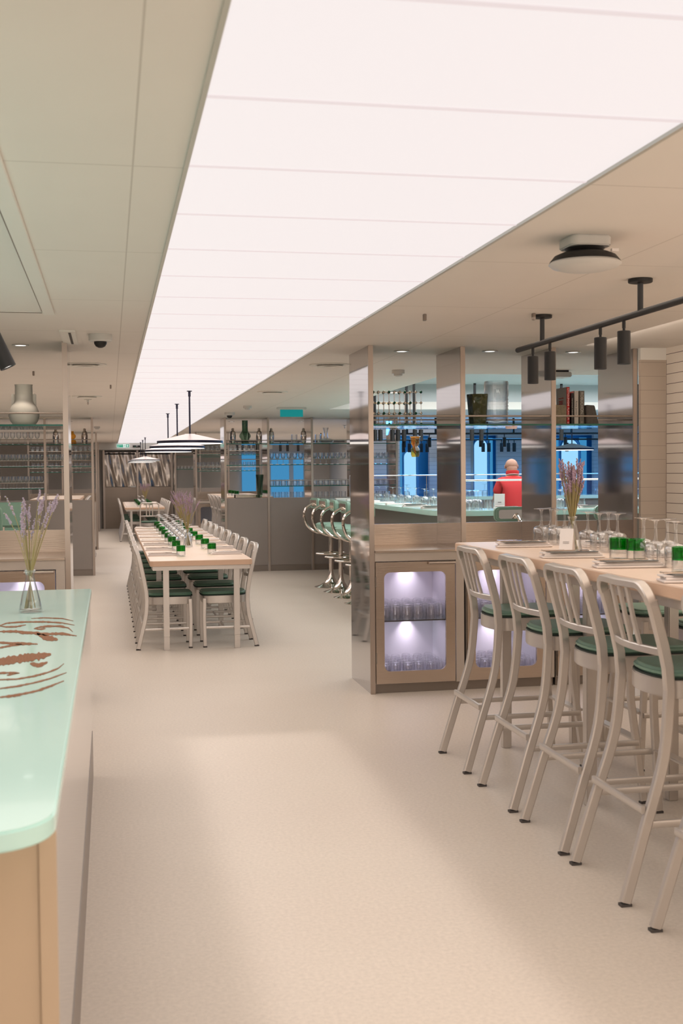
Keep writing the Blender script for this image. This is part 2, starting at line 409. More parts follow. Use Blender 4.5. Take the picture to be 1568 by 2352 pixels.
# niches
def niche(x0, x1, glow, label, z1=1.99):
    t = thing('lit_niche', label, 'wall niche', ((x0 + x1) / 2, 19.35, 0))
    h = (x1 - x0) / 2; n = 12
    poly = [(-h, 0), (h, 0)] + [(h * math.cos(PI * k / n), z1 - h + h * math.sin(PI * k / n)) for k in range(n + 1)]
    MB().prism(poly, 0, .03, 'y').build('glow_panel', glow, t)
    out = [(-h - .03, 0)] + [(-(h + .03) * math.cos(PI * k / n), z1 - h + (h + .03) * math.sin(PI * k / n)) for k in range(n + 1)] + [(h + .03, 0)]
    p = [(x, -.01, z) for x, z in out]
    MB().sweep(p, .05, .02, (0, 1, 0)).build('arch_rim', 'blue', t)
niche(4.90, 5.10, 'paleglow', 'pale blue glowing arched niche seen above the left part of the mint bar', 1.80)
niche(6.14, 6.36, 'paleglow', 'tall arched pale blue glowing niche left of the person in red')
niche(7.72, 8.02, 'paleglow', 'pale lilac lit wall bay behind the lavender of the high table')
for x0, x1, lab in ((4.78, 4.87, 'slim glowing blue panel beside the left arched niche'), (6.03, 6.10, 'slim glowing blue panel left of the tall arched niche'),
                    (6.40, 6.48, 'slim glowing blue panel right of the tall arched niche'), (7.52, 7.68, 'glowing blue panel left of the lilac wall bay'),
                    (8.07, 8.20, 'glowing blue panel right of the lilac wall bay')):
    tag(MB().box(x0, x1, 19.40, 19.44, 0, 2.02).build('blue_glow_panel', 'blueglow', bevel=.004), lab, 'light panel')

# luminous strip
t = thing('luminous_ceiling', 'long row of glowing white translucent panels running down the ceiling over the aisle', 'ceiling light', (0, 0, CEIL))
p0 = 2.60 - 10 * .589; k = 0
pm = None
for k in range(61):
    y0 = p0 + k * .589
    if y0 > 31.3: break
    if pm is None: pm = MB().box(SX0 + .006, SX1 - .006, .006, .583, .004, .016).mesh('diffuser_panel', 'strip', .0015, 1)
    link('diffuser_panel', pm, t, (0, y0, 0))
jm = MB().box(SX0 + .006, SX1 - .006, -.008, .008, .0015, .0045).mesh('joint_profile', 'joint')
for k in range(58): link('joint_profile', jm, t, (0, p0 + k * .589, 0))
MB().box(SX0 - .004, SX0 + .008, YF, 31.42, -.006, .03).box(SX1 - .008, SX1 + .004, YF, 31.42, -.006, .03).build('edge_trim', 'trim', t)

# recessed hatch on the left ceiling
t = thing('ceiling_hatch', 'large recessed rectangular hatch with a pale frame in the left ceiling', 'ceiling hatch', (-.26, 6.13, CEIL))
MB().box(-.055, 0, -7.4, 0, -.014, 0).box(-1.9, -.055, -.055, 0, -.006, 0).box(-1.9, -1.85, -7.4, 0, -.014, 0).build('frame', 'ceil_light', t, .002)
MB().box(-1.85, -.06, -7.38, -.06, -.003, 0).build('hatch_panel', 'ceil_light', t)
MB().box(-.062, -.058, -7.3, -.03, -.0045, -.002).box(-1.85, -.06, -.034, -.03, -.009, -.005).build('shadow_gap', 'plinth', t)
# small access frame beside the left upright
t = thing('air_slot', 'small pale ceiling air slot beside the left steel upright', 'air slot', (-.21, 7.35, CEIL))
MB().box(-.06, .03, -.5, .18, -.01, 0).build('frame', 'ceil_light', t, .002); MB().box(-.01, .004, -.45, .13, -.0125, -.0102).build('slot', 'foot', t)

# ------------------------------------------------------------------ partitions of polished uprights, cabinets, shelves
DEP = .63
def upright(x, y, z0, label, z1=CEIL, dep=DEP):
    t = thing('steel_upright', label, 'upright', (x, y, z0))
    MB().box(-.012, .012, .012, dep, 0, z1 - z0).build('side_panel', 'steel', t)
    MB().box(-.016, .016, -.004, .012, 0, z1 - z0).build('edge_strip', 'steel_edge', t, .002)
    return t
def rail_shelf(x0, x1, y, z, dz, label, back=True, dep=DEP):
    t = thing('glass_shelf', label, 'shelf', ((x0 + x1) / 2, y, z)); h = (x1 - x0) / 2
    MB().box(-h, h, .01, dep - .02, -.005, .005).build('shelf_pane', 'shelfglass', t)
    MB().box(-h, h, .002, .0095, -.0055, .0055).build('green_edge', 'shelfedge', t)
    MB().cyl((-h, .02, dz), (h, .02, dz), .006).build('rail', 'steel_edge', t)
    if back: MB().cyl((-h, dep - .04, dz), (h, dep - .04, dz), .006).build('rail', 'steel_edge', t)
    return t
def cabinet(x0, x1, y, label, lit=True, shelves=True, open_handle=True):
    """glass-fronted cabinet facing the camera"""
    w_ = x1 - x0; t = thing('glass_front_cabinet', label, 'cabinet', (x0, y, 0))
    D = .58; H = .925
    b = MB()
    b.box(0, .02, .02, D, .06, H - .02).box(w_ - .055, w_, 0, D, .06, H - .0005).box(0, w_, D - .02, D, .06, H - .02).box(0, w_, .02, D, H - .06, H - .02)
    b.box(.02, w_ - .02, .02, D, .06, .08); b.box(0, w_ - .0552, 0, .03, .868, H - .0005)
    b.build('body', 'frame', t)
    b = MB(); b.box(.021, w_ - .056, D - .026, D - .021, .081, H - .061).box(.0205, .0255, .03, D - .026, .081, H - .061).box(w_ - .061, w_ - .056, .03, D - .026, .081, H - .061)
    b.box(.026, w_ - .061, .03, D - .026, .0805, .0855).box(.026, w_ - .061, .03, D - .026, H - .066, H - .0605); b.build('liner', 'lilac', t)
    MB().box(0, w_, .03, D, 0, .06).build('plinth', 'plinth', t)
    # door with a rounded window
    dx0, dx1, dz0, dz1 = .004, w_ - .062, .066, .862
    wx0, wx1, wz0, wz1 = .06, w_ - .125, .145, .795
    d = thing_part('door', t)
    outer = [(dx1, dz1), (dx0, dz1), (dx0, dz0), (dx1, dz0)]
    inner = rrect(wx0, wx1, wz0, wz1, .04, 6)
    n = len(inner); vs = []; fs = []
    per = n // 4
    for yy in (-.004, .018):
        vs += [(x, yy, z) for x, z in inner] + [(x, yy, z) for x, z in outer]
    def quad_side(o, flip):
        f = []
        for q in range(4):
            c_ = o + n + q; idx = [o + q * per + i for i in range(per)]
            for i in range(per - 1): f.append((c_, idx[i], idx[i + 1]))
            f.append((c_, o + q * per + per - 1, o + ((q + 1) * per) % n, o + n + (q + 1) % 4))
        return [tuple(reversed(x)) for x in f] if flip else f
    fs += quad_side(0, False) + quad_side(n + 4, True)
    m_ = n + 4
    for i in range(n): fs.append((i, (i + 1) % n, m_ + (i + 1) % n, m_ + i))
    for i in range(4): fs.append((n + i, n + (i + 1) % 4, m_ + n + (i + 1) % 4, m_ + n + i))
    bb = MB(); bb.add(vs, fs); me = bb.mesh('door', 'brushed')
    d.data = me
    MB().prism(rrect(wx0 - .004, wx1 + .004, wz0 - .004, wz1 + .004, .042, 6), .006, .010, 'y').build('window_pane', 'pane', d)
    MB().cyl((dx1 - .185, -.03, .853), (dx1 - .005, -.03, .853), .0095, 12).cyl((dx1 - .17, -.03, .853), (dx1 - .17, 0, .853), .005).cyl((dx1 - .02, -.03, .853), (dx1 - .02, 0, .853), .005).build('handle', 'steel_edge', d)
    for z_ in (.70, .20): MB().box(.001, .008, -.008, -.003, z_, z_ + .07).build('hinge', 'plinth', d)
    if shelves:
        MB().box(.026, w_ - .061, .05, D - .03, .466, .472).build('inner_shelf', 'shelfglass', t)
        MB().box(.026, w_ - .061, .045, .0505, .465, .473).build('shelf_edge', 'foot', t)
    if lit:
        for z_, p_ in ((H - .075, .55), (.455, .45)):
            area(x0 + .345, y + D - .07, z_, .03, .03, p_ * .8, (.96, .88, 1), 80)
            area(x0 + w_ / 2 - .03, y + D / 2, z_, w_ - .2, .3, p_ * 1.5, (.92, .82, 1), 160)
    return t
def thing_part(name, parent):
    o = bpy.data.objects.new(name, bpy.data.meshes.new(name)); C.objects.link(o); o.parent = parent; return o
def worktop(x0, x1, y, label):
    t = thing('steel_worktop', label, 'worktop', (x0, y, 0)); w_ = x1 - x0
    MB().box(0, w_, -.012, DEP - .02, .925, .938).build('ledge', 'brushed', t, .002)
    MB().box(0, w_, DEP - .035, DEP - .012, .938, 1.085).build('upstand', 'brushed', t, .002)
    return t
def back_panel(x0, x1, y, label, ztop=1.085):
    t = thing('laminate_panel', label, 'panel', (x0, y, 0)); w_ = x1 - x0
    MB().box(0, w_, .01, .035, .09, ztop).build('panel', 'laminate', t, .002)
    MB().box(0, w_, .02, .05, 0, .09).build('plinth', 'plinth', t)
    MB().box(0, w_, .036, DEP - .02, ztop - .03, ztop - .01).build('ledge', 'brushed_dark', t)
    return t
YA = 7.45
XA = [1.665, 2.285, 2.915, 3.50]
un = ['tall polished steel upright at the aisle end of the right partition, down to the floor', 'polished steel upright between the ball-and-rod rack and the olive vase',
      'polished steel upright between the ribbed glass jar and the books', 'wide polished steel upright beside the satin corner panel']
for i, x in enumerate(XA): upright(x, YA, 0 if i == 0 else .938, un[i], dep=DEP if i == 0 else .594)
cl = ['lit glass-fronted cabinet at the aisle end of the right partition', 'lit glass-fronted cabinet behind the first bar stool', 'lit glass-fronted cabinet by the corner behind the high table']
for i in range(3):
    cabinet(XA[i] + .018, XA[i + 1] - (.0 if i < 2 else .018), YA, cl[i])
worktop(XA[0] + .018, XA[3] - .018, YA, 'brushed steel ledge with an upstand running along the top of the right cabinets')
sl = ['glass shelf holding the ball-and-rod rack', 'glass shelf holding the olive vase and the ribbed jar', 'glass shelf holding the cookbooks']
for i in range(3): rail_shelf(XA[i] + .013, XA[i + 1] - .013, YA, 1.757, .058, sl[i])
t = thing('corner_panel', 'satin steel panel with faint slat reflections between the last upright and the slatted wall', 'panel', (3.516, 7.40, 0))
MB().box(0, .182, 0, .035, 0, 2.19).build('face', lined('slat_reflection_steel', (.56, .49, .42), (.42, .36, .31), .35, [(2, .0668 * 1.4, .02, .004)], .55), t)  # lines painted into the colour stand for the slats' reflection
MB().box(.182, .186, -.006, .03, 0, 2.19).build('edge', 'steel_edge', t)
# left of the aisle
XLA = [-.262, -.89, -1.52]
ul = ['tall slim steel upright left of the aisle, behind the mint counter', 'polished steel upright left of the white handled vase', 'outermost polished steel upright of the left partition']
for i, x in enumerate(XLA): upright(x, YA, 0 if i == 0 else .938, ul[i], dep=DEP if i == 0 else .594)
cabinet(XLA[1], XLA[0] - .018, YA, 'glass-fronted cabinet with a lilac lit window behind the mint counter')
cabinet(XLA[2], XLA[1], YA, 'second lit glass-fronted cabinet left of the aisle, further from it')
worktop(XLA[2], XLA[0] - .018, YA, 'brushed steel ledge with an upstand behind the lavender of the mint counter')
rail_shelf(XLA[1] + .013, XLA[0] - .013, YA, 1.757, .075, 'glass shelf carrying the white handled vase')
rail_shelf(XLA[2] + .013, XLA[1] - .013, YA, 1.757, .075, 'glass shelf left of the one with the white handled vase')

# second pair of partitions, backs towards the camera
YBp = 17.25
XB = [1.665, 2.30, 2.955, 3.62, 4.25]
XBL = [-.24, -.90, -1.585, -2.25, -2.9]
side_no = {1: 'right', -1: 'left'}
for i, x in enumerate(XB): upright(x, YBp, 0, '%s steel upright from the aisle in the right partition beyond the long table' % ORD[i])
for i, x in enumerate(XBL): upright(x, YBp, 0, '%s steel upright from the aisle in the left partition beyond the green booths' % ORD[i])
for i in range(4):
    back_panel(XB[i] + .018, XB[i + 1] - .018, YBp, '%s grey laminate panel from the aisle in the right partition beyond the long table' % ORD[i])
    back_panel(XBL[i + 1] + .018, XBL[i] - .018, YBp, '%s grey laminate panel from the aisle in the left partition beyond the green booths' % ORD[i])
    for z, nm in ((1.885, 'top'), (1.57, 'middle'), (1.255, 'lower')):
        if i == 0 and z < 1.5: continue
        rail_shelf(XB[i] + .013, XB[i + 1] - .013, YBp, z, .05 if z > 1.8 else .085, '%s glass shelf in the %s bay from the aisle, right partition beyond the long table' % (nm, ORD[i]), False)
    for z, nm in ((1.885, 'top'), (1.57, 'middle'), (1.255, 'lower')):
        if i == 0 and nm == 'lower': continue
        rail_shelf(XBL[i + 1] + .013, XBL[i] - .013, YBp, z, .07 if z > 1.8 else .085, '%s glass shelf in the %s bay from the aisle, left partition beyond the green booths' % (nm, ORD[i]), False)
# third pair, cabinets towards the camera, and the last pair
YC = 23.2
XCr = [1.665, 2.30, 2.93]; XCl = [-.25, -.89, -1.52, -2.15]
for i, x in enumerate(XCr): upright(x, YC, 0 if i == 0 else .938, '%s steel upright from the aisle in the far right cabinet partition' % ORD[i])
for i, x in enumerate(XCl): upright(x, YC, 0 if i == 0 else .938, '%s steel upright from the aisle in the far left cabinet partition' % ORD[i])
for i in range(2):
    cabinet(XCr[i] + .018, XCr[i + 1] - .0, YC, '%s dark-windowed cabinet from the aisle in the far right partition' % ORD[i], lit=False)
    cabinet(XCl[i + 1], XCl[i] - .018, YC, '%s dark-windowed cabinet from the aisle in the far left partition' % ORD[i], lit=False)
worktop(XCr[0] + .018, XCr[2], YC, 'steel ledge with upstand on the far right cabinets'); worktop(XCl[2], XCl[0] - .018, YC, 'steel ledge with upstand on the far left cabinets')
for i in range(2):
    for z, nm in ((1.82, 'upper'), (1.5, 'lower')):
        rail_shelf(XCr[i] + .013, XCr[i + 1] - .013, YC, z, .08, '%s glass shelf in the %s bay from the aisle, far right cabinet partition' % (nm, ORD[i]), False)
        rail_shelf(XCl[i + 1] + .013, XCl[i] - .013, YC, z, .08, '%s glass shelf in the %s bay from the aisle, far left cabinet partition' % (nm, ORD[i]), False)
YD = 30.6
for i, x in enumerate((1.665, 2.3, 2.95)): upright(x, YD, 0, '%s steel upright from the aisle in the last right partition before the end wall' % ORD[i])
for i, x in enumerate((-.28, -.93, -1.6)): upright(x, YD, 0, '%s steel upright from the aisle in the last left partition before the end wall' % ORD[i])
for i in range(2):
    x0, x1 = (1.683, 2.282) if i == 0 else (2.318, 2.932)
    back_panel(x0, x1, YD, '%s grey laminate panel from the aisle in the last right partition' % ORD[i])
    x0, x1 = (-.912, -.298) if i == 0 else (-1.582, -.948)
    back_panel(x0, x1, YD, '%s grey laminate panel from the aisle in the last left partition' % ORD[i])
for i in range(2):
    for z, nm in ((1.885, 'top'), (1.57, 'middle')):
        rail_shelf((1.68, 2.315)[i], (2.285, 2.935)[i], YD, z, .08, '%s glass shelf in the %s bay from the aisle, last right partition' % (nm, ORD[i]), False)

# end wall: polished wavy panels over brushed ones
pl = ['left', 'right']
for i, (x0, x1) in enumerate(((-.13, .70), (.76, 1.62))):
    t = thing('end_wall_panel', '%s of the two end wall bays, wavy polished steel above brushed steel' % pl[i], 'wall panel', (x0, 32.1, 0))
    b = MB(); nx, nz = 46, 40; W_ = x1 - x0
    vs = [(W_ * a / nx, -.012 - .007 * math.sin(a * .35 + 2.2 * i) * math.sin(c_ * .13 + a * .08) - .002 * math.sin(a * .8 + c_ * .2), 1.12 + .92 * c_ / nz) for c_ in range(nz + 1) for a in range(nx + 1)]
    fs = [(c_ * (nx + 1) + a, c_ * (nx + 1) + a + 1, (c_ + 1) * (nx + 1) + a + 1, (c_ + 1) * (nx + 1) + a) for c_ in range(nz) for a in range(nx)]
    b.add(vs, fs); b.build('polished_sheet', 'wave', t)
    MB().box(0, W_, -.03, .05, 0, 1.11).build('brushed_panel', 'brushed_dark', t, .003)
    MB().cyl((.03, -.09, 2.0), (W_ - .03, -.09, 2.0), .018).cyl((.1, -.09, 2.0), (.1, 0, 2.0), .008).cyl((W_ - .1, -.09, 2.0), (W_ - .1, 0, 2.0), .008).build('black_rail', 'black', t)
for x, lab in ((-.155, 'narrow steel post at the left side of the end wall'), (.73, 'narrow steel post between the two end wall bays'), (1.645, 'narrow steel post at the right side of the end wall')):
    tag(MB().box(x - .025, x + .025, 32.0, 32.15, 0, 2.1).build('steel_post', 'steel_edge', bevel=.003), lab, 'post')
tag(MB().box(.55, .68, 32.03, 32.05, 1.10, 1.14).build('name_plate', 'white', bevel=.002), 'tiny white plate at the top of the brushed end wall panel', 'plate')

# ------------------------------------------------------------------ mint counter at the left
t = thing('mint_counter', 'near counter with a mint resin top and beige panelled end, left foreground', 'counter', (0, 0, 0))
r = .11; poly = [(-1.5, 1.86), (-.095 - r, 1.86)] + [(-.095 - r + r * math.sin(PI / 2 * k / 10), 1.86 + r - r * math.cos(PI / 2 * k / 10)) for k in range(1, 11)] + [(-.095, 5.79), (-1.5, 5.79)]
MB().prism(poly, .866, .90).build('countertop', 'mint', t, .004, seg=2)
MB().box(-1.45, -.128, 2.035, 5.74, .0, .866).build('end_panel', 'counter_front', t, .002)
MB().box(-.128, -.101, 2.04, 5.745, .22, .866).build('side_panel', 'mirror', t)
MB().box(-.1275, -.0985, 2.028, 2.0405, 0, .866).build('corner_strip', 'counter_front', t, .001)
MB().box(-1.4, -.099, 2.05, 5.74, 0, .22).build('plinth', 'plinth', t)
INLAY = [([(-305,4645),(-298,4648),(-292,4652),(-285,4651),(-279,4656),(-273,4665),(-266,4665),(-260,4664),(-253,4663),(-246,4658),(-239,4655),(-232,4652),(-225,4644),(-219,4645),(-212,4640),(-205,4636),(-198,4629),(-191,4625),(-185,4621),(-178,4600),(-171,4591),(-164,4572),(-157,4556),(-150,4540),(-143,4525)],[(-304,4640),(-298,4639),(-291,4638),(-285,4639),(-278,4639),(-271,4631),(-264,4633),(-258,4637),(-251,4632),(-245,4630),(-238,4628),(-231,4621),(-224,4623),(-217,4612),(-211,4607),(-204,4603),(-197,4603),(-190,4598),(-184,4591),(-177,4582),(-170,4563),(-163,4554),(-156,4543),(-150,4531),(-143,4518)]),
([(-418,4443),(-412,4451),(-407,4458),(-402,4472),(-398,4491),(-393,4509),(-389,4529),(-383,4535),(-378,4545),(-371,4539),(-365,4547),(-359,4547),(-353,4558),(-347,4556),(-340,4560),(-334,4564),(-328,4559),(-321,4555),(-315,4558),(-308,4551),(-301,4555),(-294,4546),(-288,4549),(-282,4556),(-275,4548),(-269,4550),(-262,4547),(-256,4552),(-249,4543),(-242,4535),(-236,4540),(-229,4529),(-222,4522),(-215,4511),(-209,4514),(-202,4509),(-196,4503),(-189,4497),(-182,4482),(-175,4476),(-169,4459),(-162,4450),(-155,4435),(-149,4423),(-142,4410),(-135,4399)],[(-417,4431),(-411,4434),(-405,4442),(-400,4446),(-395,4462),(-391,4480),(-386,4492),(-381,4509),(-374,4496),(-369,4510),(-362,4511),(-356,4510),(-350,4510),(-344,4515),(-337,4514),(-330,4507),(-324,4513),(-319,4522),(-312,4517),(-306,4519),(-299,4514),(-293,4516),(-286,4509),(-279,4504),(-273,4508),(-266,4503),(-260,4503),(-253,4497),(-247,4502),(-241,4502),(-233,4485),(-227,4490),(-220,4482),(-214,4483),(-207,4474),(-200,4465),(-194,4461),(-187,4454),(-181,4463),(-174,4441),(-168,4438),(-161,4427),(-155,4418),(-148,4408),(-142,4399),(-135,4389)]),
([(-402,4441),(-395,4436),(-389,4436),(-382,4425),(-376,4426),(-369,4421),(-364,4428),(-358,4428),(-351,4421),(-345,4429),(-339,4424),(-334,4436),(-328,4447),(-322,4444),(-316,4453),(-311,4456)],[(-401,4430),(-394,4420),(-386,4404),(-380,4397),(-373,4385),(-367,4388),(-360,4380),(-354,4383),(-348,4385),(-342,4380),(-337,4394),(-331,4399),(-325,4399),(-321,4423),(-315,4429),(-310,4445)]),
([(-275,4334),(-271,4356),(-266,4371),(-260,4383),(-255,4398),(-248,4392),(-243,4411),(-237,4408),(-231,4417),(-224,4412),(-218,4409),(-211,4401),(-205,4399),(-199,4403),(-192,4405),(-186,4405),(-180,4397),(-173,4383),(-166,4354),(-159,4341),(-153,4330),(-147,4288),(-141,4252),(-136,4212)],[(-275,4326),(-269,4335),(-264,4348),(-259,4353),(-252,4350),(-247,4359),(-240,4346),(-234,4360),(-228,4360),(-222,4354),(-216,4357),(-210,4363),(-203,4364),(-197,4356),(-190,4353),(-184,4343),(-177,4332),(-171,4323),(-165,4323),(-158,4312),(-152,4294),(-146,4263),(-141,4233),(-135,4203)]),
([(-275,4334),(-269,4336),(-262,4334),(-254,4322),(-248,4334),(-241,4333),(-234,4323)],[(-275,4325),(-267,4312),(-260,4297),(-253,4295),(-246,4287),(-240,4301),(-234,4313)]),
([(-413,4306),(-407,4305),(-401,4304),(-395,4306),(-388,4294),(-382,4296),(-378,4312),(-370,4297),(-365,4302),(-359,4304),(-354,4311),(-347,4301),(-341,4297),(-336,4312),(-328,4288),(-322,4284),(-316,4284),(-310,4276),(-303,4264),(-297,4262),(-290,4257),(-284,4255),(-278,4254),(-271,4239),(-266,4241),(-260,4247),(-254,4239),(-247,4215),(-240,4205),(-235,4211),(-229,4211),(-223,4210),(-216,4194),(-210,4191),(-205,4210),(-198,4193),(-193,4213),(-186,4191),(-181,4193),(-175,4203),(-169,4203),(-163,4188),(-156,4176),(-150,4163),(-144,4152),(-138,4133),(-132,4127),(-125,4114),(-119,4104)],[(-412,4294),(-405,4285),(-398,4276),(-392,4269),(-386,4269),(-380,4266),(-371,4240),(-367,4257),(-361,4251),(-354,4243),(-348,4237),(-342,4245),(-336,4243),(-329,4229),(-324,4240),(-317,4217),(-310,4199),(-303,4187),(-298,4197),(-292,4188),(-286,4187),(-280,4189),(-273,4178),(-268,4190),(-261,4168),(-255,4156),(-248,4143),(-243,4157),(-237,4150),(-230,4127),(-224,4124),(-218,4127),(-213,4142),(-208,4149),(-201,4134),(-196,4147),(-190,4129),(-184,4141),(-178,4139),(-172,4127),(-166,4124),(-161,4129),(-154,4118),(-149,4118),(-142,4104),(-137,4111),(-131,4097),(-125,4097),(-119,4089)]),
([(-258,4208),(-252,4196),(-246,4188),(-239,4163),(-234,4177),(-227,4149),(-220,4137),(-214,4128),(-207,4112),(-201,4120),(-193,4072),(-187,4069),(-179,4035)],[(-256,4173),(-249,4139),(-241,4102),(-234,4080),(-226,4026),(-220,4023),(-213,4002),(-207,4000),(-201,3997),(-195,3986),(-190,4002),(-183,3991),(-178,4007)]),
([(-386,4023),(-380,4021),(-375,4021),(-369,4024),(-363,4017),(-358,4018),(-352,4018),(-345,4005),(-340,4006),(-333,3997),(-327,3997),(-321,3990),(-316,3994),(-310,3991),(-305,3995),(-298,3985),(-293,3990),(-287,3984),(-281,3977),(-275,3970),(-269,3974),(-263,3970),(-257,3954),(-251,3949),(-245,3948),(-239,3938)],[(-385,4012),(-379,4003),(-372,3995),(-365,3976),(-359,3975),(-353,3963),(-347,3960),(-342,3963),(-335,3951),(-330,3954),(-323,3944),(-318,3943),(-312,3937),(-306,3932),(-299,3925),(-294,3927),(-288,3920),(-282,3913),(-277,3924),(-271,3922),(-265,3909),(-260,3916),(-255,3926),(-249,3924),(-243,3919),(-238,3925)]),
([(-365,3865),(-360,3879),(-356,3884),(-351,3897),(-347,3909),(-341,3907),(-337,3920),(-331,3923),(-327,3942),(-322,3941),(-316,3940),(-310,3940),(-306,3954),(-300,3950),(-294,3945),(-288,3939)],[(-364,3856),(-359,3857),(-353,3861),(-348,3864),(-343,3863),(-339,3880),(-333,3879),(-329,3889),(-323,3886),(-319,3900),(-313,3902),(-308,3906),(-302,3905),(-297,3910),(-292,3918),(-287,3930)]),
([(-353,3597),(-348,3599),(-345,3623),(-340,3622),(-335,3629),(-332,3647),(-327,3654),(-324,3671),(-317,3652),(-314,3683),(-311,3703),(-303,3675),(-300,3694),(-295,3701),(-289,3686),(-283,3676),(-281,3718),(-276,3721),(-269,3698),(-266,3736),(-260,3719),(-256,3738),(-249,3716),(-245,3732),(-239,3725),(-233,3714),(-228,3717),(-225,3757),(-218,3721),(-213,3728),(-208,3739),(-202,3727),(-197,3719),(-191,3720),(-186,3712)],[(-349,3553),(-344,3553),(-336,3530),(-333,3543),(-327,3534),(-320,3511),(-316,3526),(-310,3506),(-306,3527),(-302,3528),(-296,3519),(-292,3535),(-287,3530),(-282,3534),(-279,3561),(-275,3565),(-267,3536),(-263,3546),(-260,3572),(-254,3558),(-250,3571),(-244,3558),(-240,3581),(-234,3563),(-230,3575),(-227,3606),(-222,3613),(-214,3566),(-212,3621),(-206,3609),(-201,3605),(-198,3639),(-193,3655),(-188,3661),(-184,3682)]),
([(-237,3536),(-233,3541),(-228,3550),(-222,3534),(-216,3528),(-211,3522),(-207,3537),(-202,3542),(-197,3539),(-193,3551),(-188,3549)],[(-236,3518),(-229,3491),(-223,3471),(-218,3467),(-212,3451),(-207,3453),(-202,3457),(-198,3470),(-195,3496),(-190,3508),(-187,3532)]),
([(-320,3380),(-315,3382),(-311,3390),(-306,3392),(-302,3396),(-297,3395),(-291,3387),(-286,3388),(-282,3392),(-276,3388),(-271,3389),(-266,3384),(-261,3377),(-255,3369)],[(-320,3374),(-315,3372),(-309,3364),(-303,3358),(-299,3361),(-294,3358),(-289,3367),(-284,3366),(-279,3358),(-274,3360),(-269,3358),(-264,3354),(-259,3356),(-254,3361)]),
([(-287,3339),(-283,3351),(-278,3357),(-273,3355),(-269,3360),(-264,3364),(-259,3365)],[(-286,3332),(-281,3328),(-276,3330),(-272,3340),(-268,3345),(-263,3350),(-259,3359)]),
([(-316,3271),(-311,3272),(-307,3274),(-302,3272),(-298,3276),(-293,3275),(-289,3277),(-284,3274),(-280,3281),(-275,3279),(-271,3276),(-266,3278),(-261,3274),(-257,3275),(-252,3277),(-248,3284),(-244,3290),(-240,3290),(-235,3290),(-231,3296),(-227,3302),(-222,3307),(-218,3306),(-214,3315),(-210,3322),(-206,3330),(-201,3330),(-197,3342),(-193,3344),(-189,3354),(-184,3360),(-180,3361),(-176,3371),(-172,3380),(-168,3396),(-164,3406),(-160,3413),(-156,3422),(-152,3432),(-149,3453),(-146,3468),(-143,3485),(-140,3505)],[(-315,3265),(-311,3264),(-306,3262),(-301,3262),(-297,3259),(-292,3259),(-287,3258),(-283,3260),(-278,3254),(-274,3255),(-269,3257),(-264,3255),(-260,3258),(-255,3255),(-251,3260),(-247,3259),(-242,3263),(-238,3267),(-234,3271),(-230,3277),(-225,3278),(-221,3279),(-217,3288),(-212,3286),(-208,3291),(-204,3297),(-200,3309),(-195,3308),(-192,3322),(-187,3321),(-183,3334),(-179,3344),(-175,3352),(-171,3360),(-167,3366),(-163,3375),(-159,3385),(-155,3400),(-151,3417),(-148,3435),(-145,3457),(-143,3478),(-139,3498)]),
([(-302,3125),(-298,3128),(-294,3132),(-290,3136),(-286,3137),(-282,3142),(-278,3142),(-274,3148),(-270,3152),(-266,3153),(-262,3158),(-257,3158),(-253,3162),(-249,3161),(-245,3168),(-241,3174),(-237,3178),(-232,3178),(-228,3180),(-225,3191),(-220,3192),(-216,3192),(-212,3198),(-208,3201),(-204,3211),(-200,3214),(-196,3220),(-192,3227),(-188,3235),(-183,3240),(-179,3243),(-175,3255),(-171,3254),(-167,3262),(-163,3270),(-159,3279),(-155,3290),(-151,3298),(-147,3304),(-143,3312),(-139,3322),(-135,3330),(-130,3337),(-126,3345)],[(-302,3119),(-297,3119),(-293,3121),(-289,3122),(-285,3126),(-281,3125),(-277,3130),(-272,3127),(-268,3129),(-264,3133),(-260,3135),(-255,3136),(-251,3139),(-247,3142),(-243,3141),(-239,3146),(-235,3148),(-231,3158),(-227,3164),(-223,3164),(-219,3170),(-215,3176),(-211,3181),(-206,3184),(-202,3189),(-198,3193),(-194,3201),(-190,3204),(-186,3208),(-182,3218),(-178,3227),(-174,3228),(-170,3237),(-166,3242),(-162,3253),(-158,3260),(-154,3268),(-150,3276),(-146,3289),(-142,3300),(-138,3307),(-134,3318),(-130,3328),(-126,3338)]),
([(-291,3006),(-287,3007),(-283,3011),(-279,3013),(-275,3013),(-271,3021),(-267,3020),(-263,3022),(-259,3031),(-255,3034),(-251,3033),(-247,3035),(-243,3041),(-239,3043),(-235,3045),(-231,3051),(-227,3048),(-223,3051),(-219,3061),(-215,3063),(-210,3062),(-207,3069),(-203,3074),(-199,3082),(-194,3080),(-191,3088),(-187,3093),(-183,3106),(-180,3116),(-175,3118),(-172,3125),(-168,3135),(-164,3141),(-160,3147),(-156,3160),(-152,3163),(-149,3175),(-144,3178),(-141,3188),(-137,3194),(-133,3205),(-129,3213)],[(-291,3000),(-286,3000),(-282,2998),(-278,2998),(-274,3001),(-269,2997),(-265,3002),(-261,3004),(-256,2996),(-252,2996),(-248,3001),(-245,3007),(-240,3002),(-236,3007),(-232,3012),(-228,3011),(-225,3022),(-221,3031),(-217,3030),(-213,3034),(-209,3042),(-205,3045),(-201,3047),(-197,3050),(-193,3060),(-189,3063),(-185,3070),(-181,3070),(-177,3075),(-174,3093),(-170,3099),(-166,3104),(-163,3112),(-159,3124),(-155,3126),(-151,3144),(-148,3152),(-144,3164),(-140,3173),(-136,3185),(-132,3192),(-128,3202)]),
]
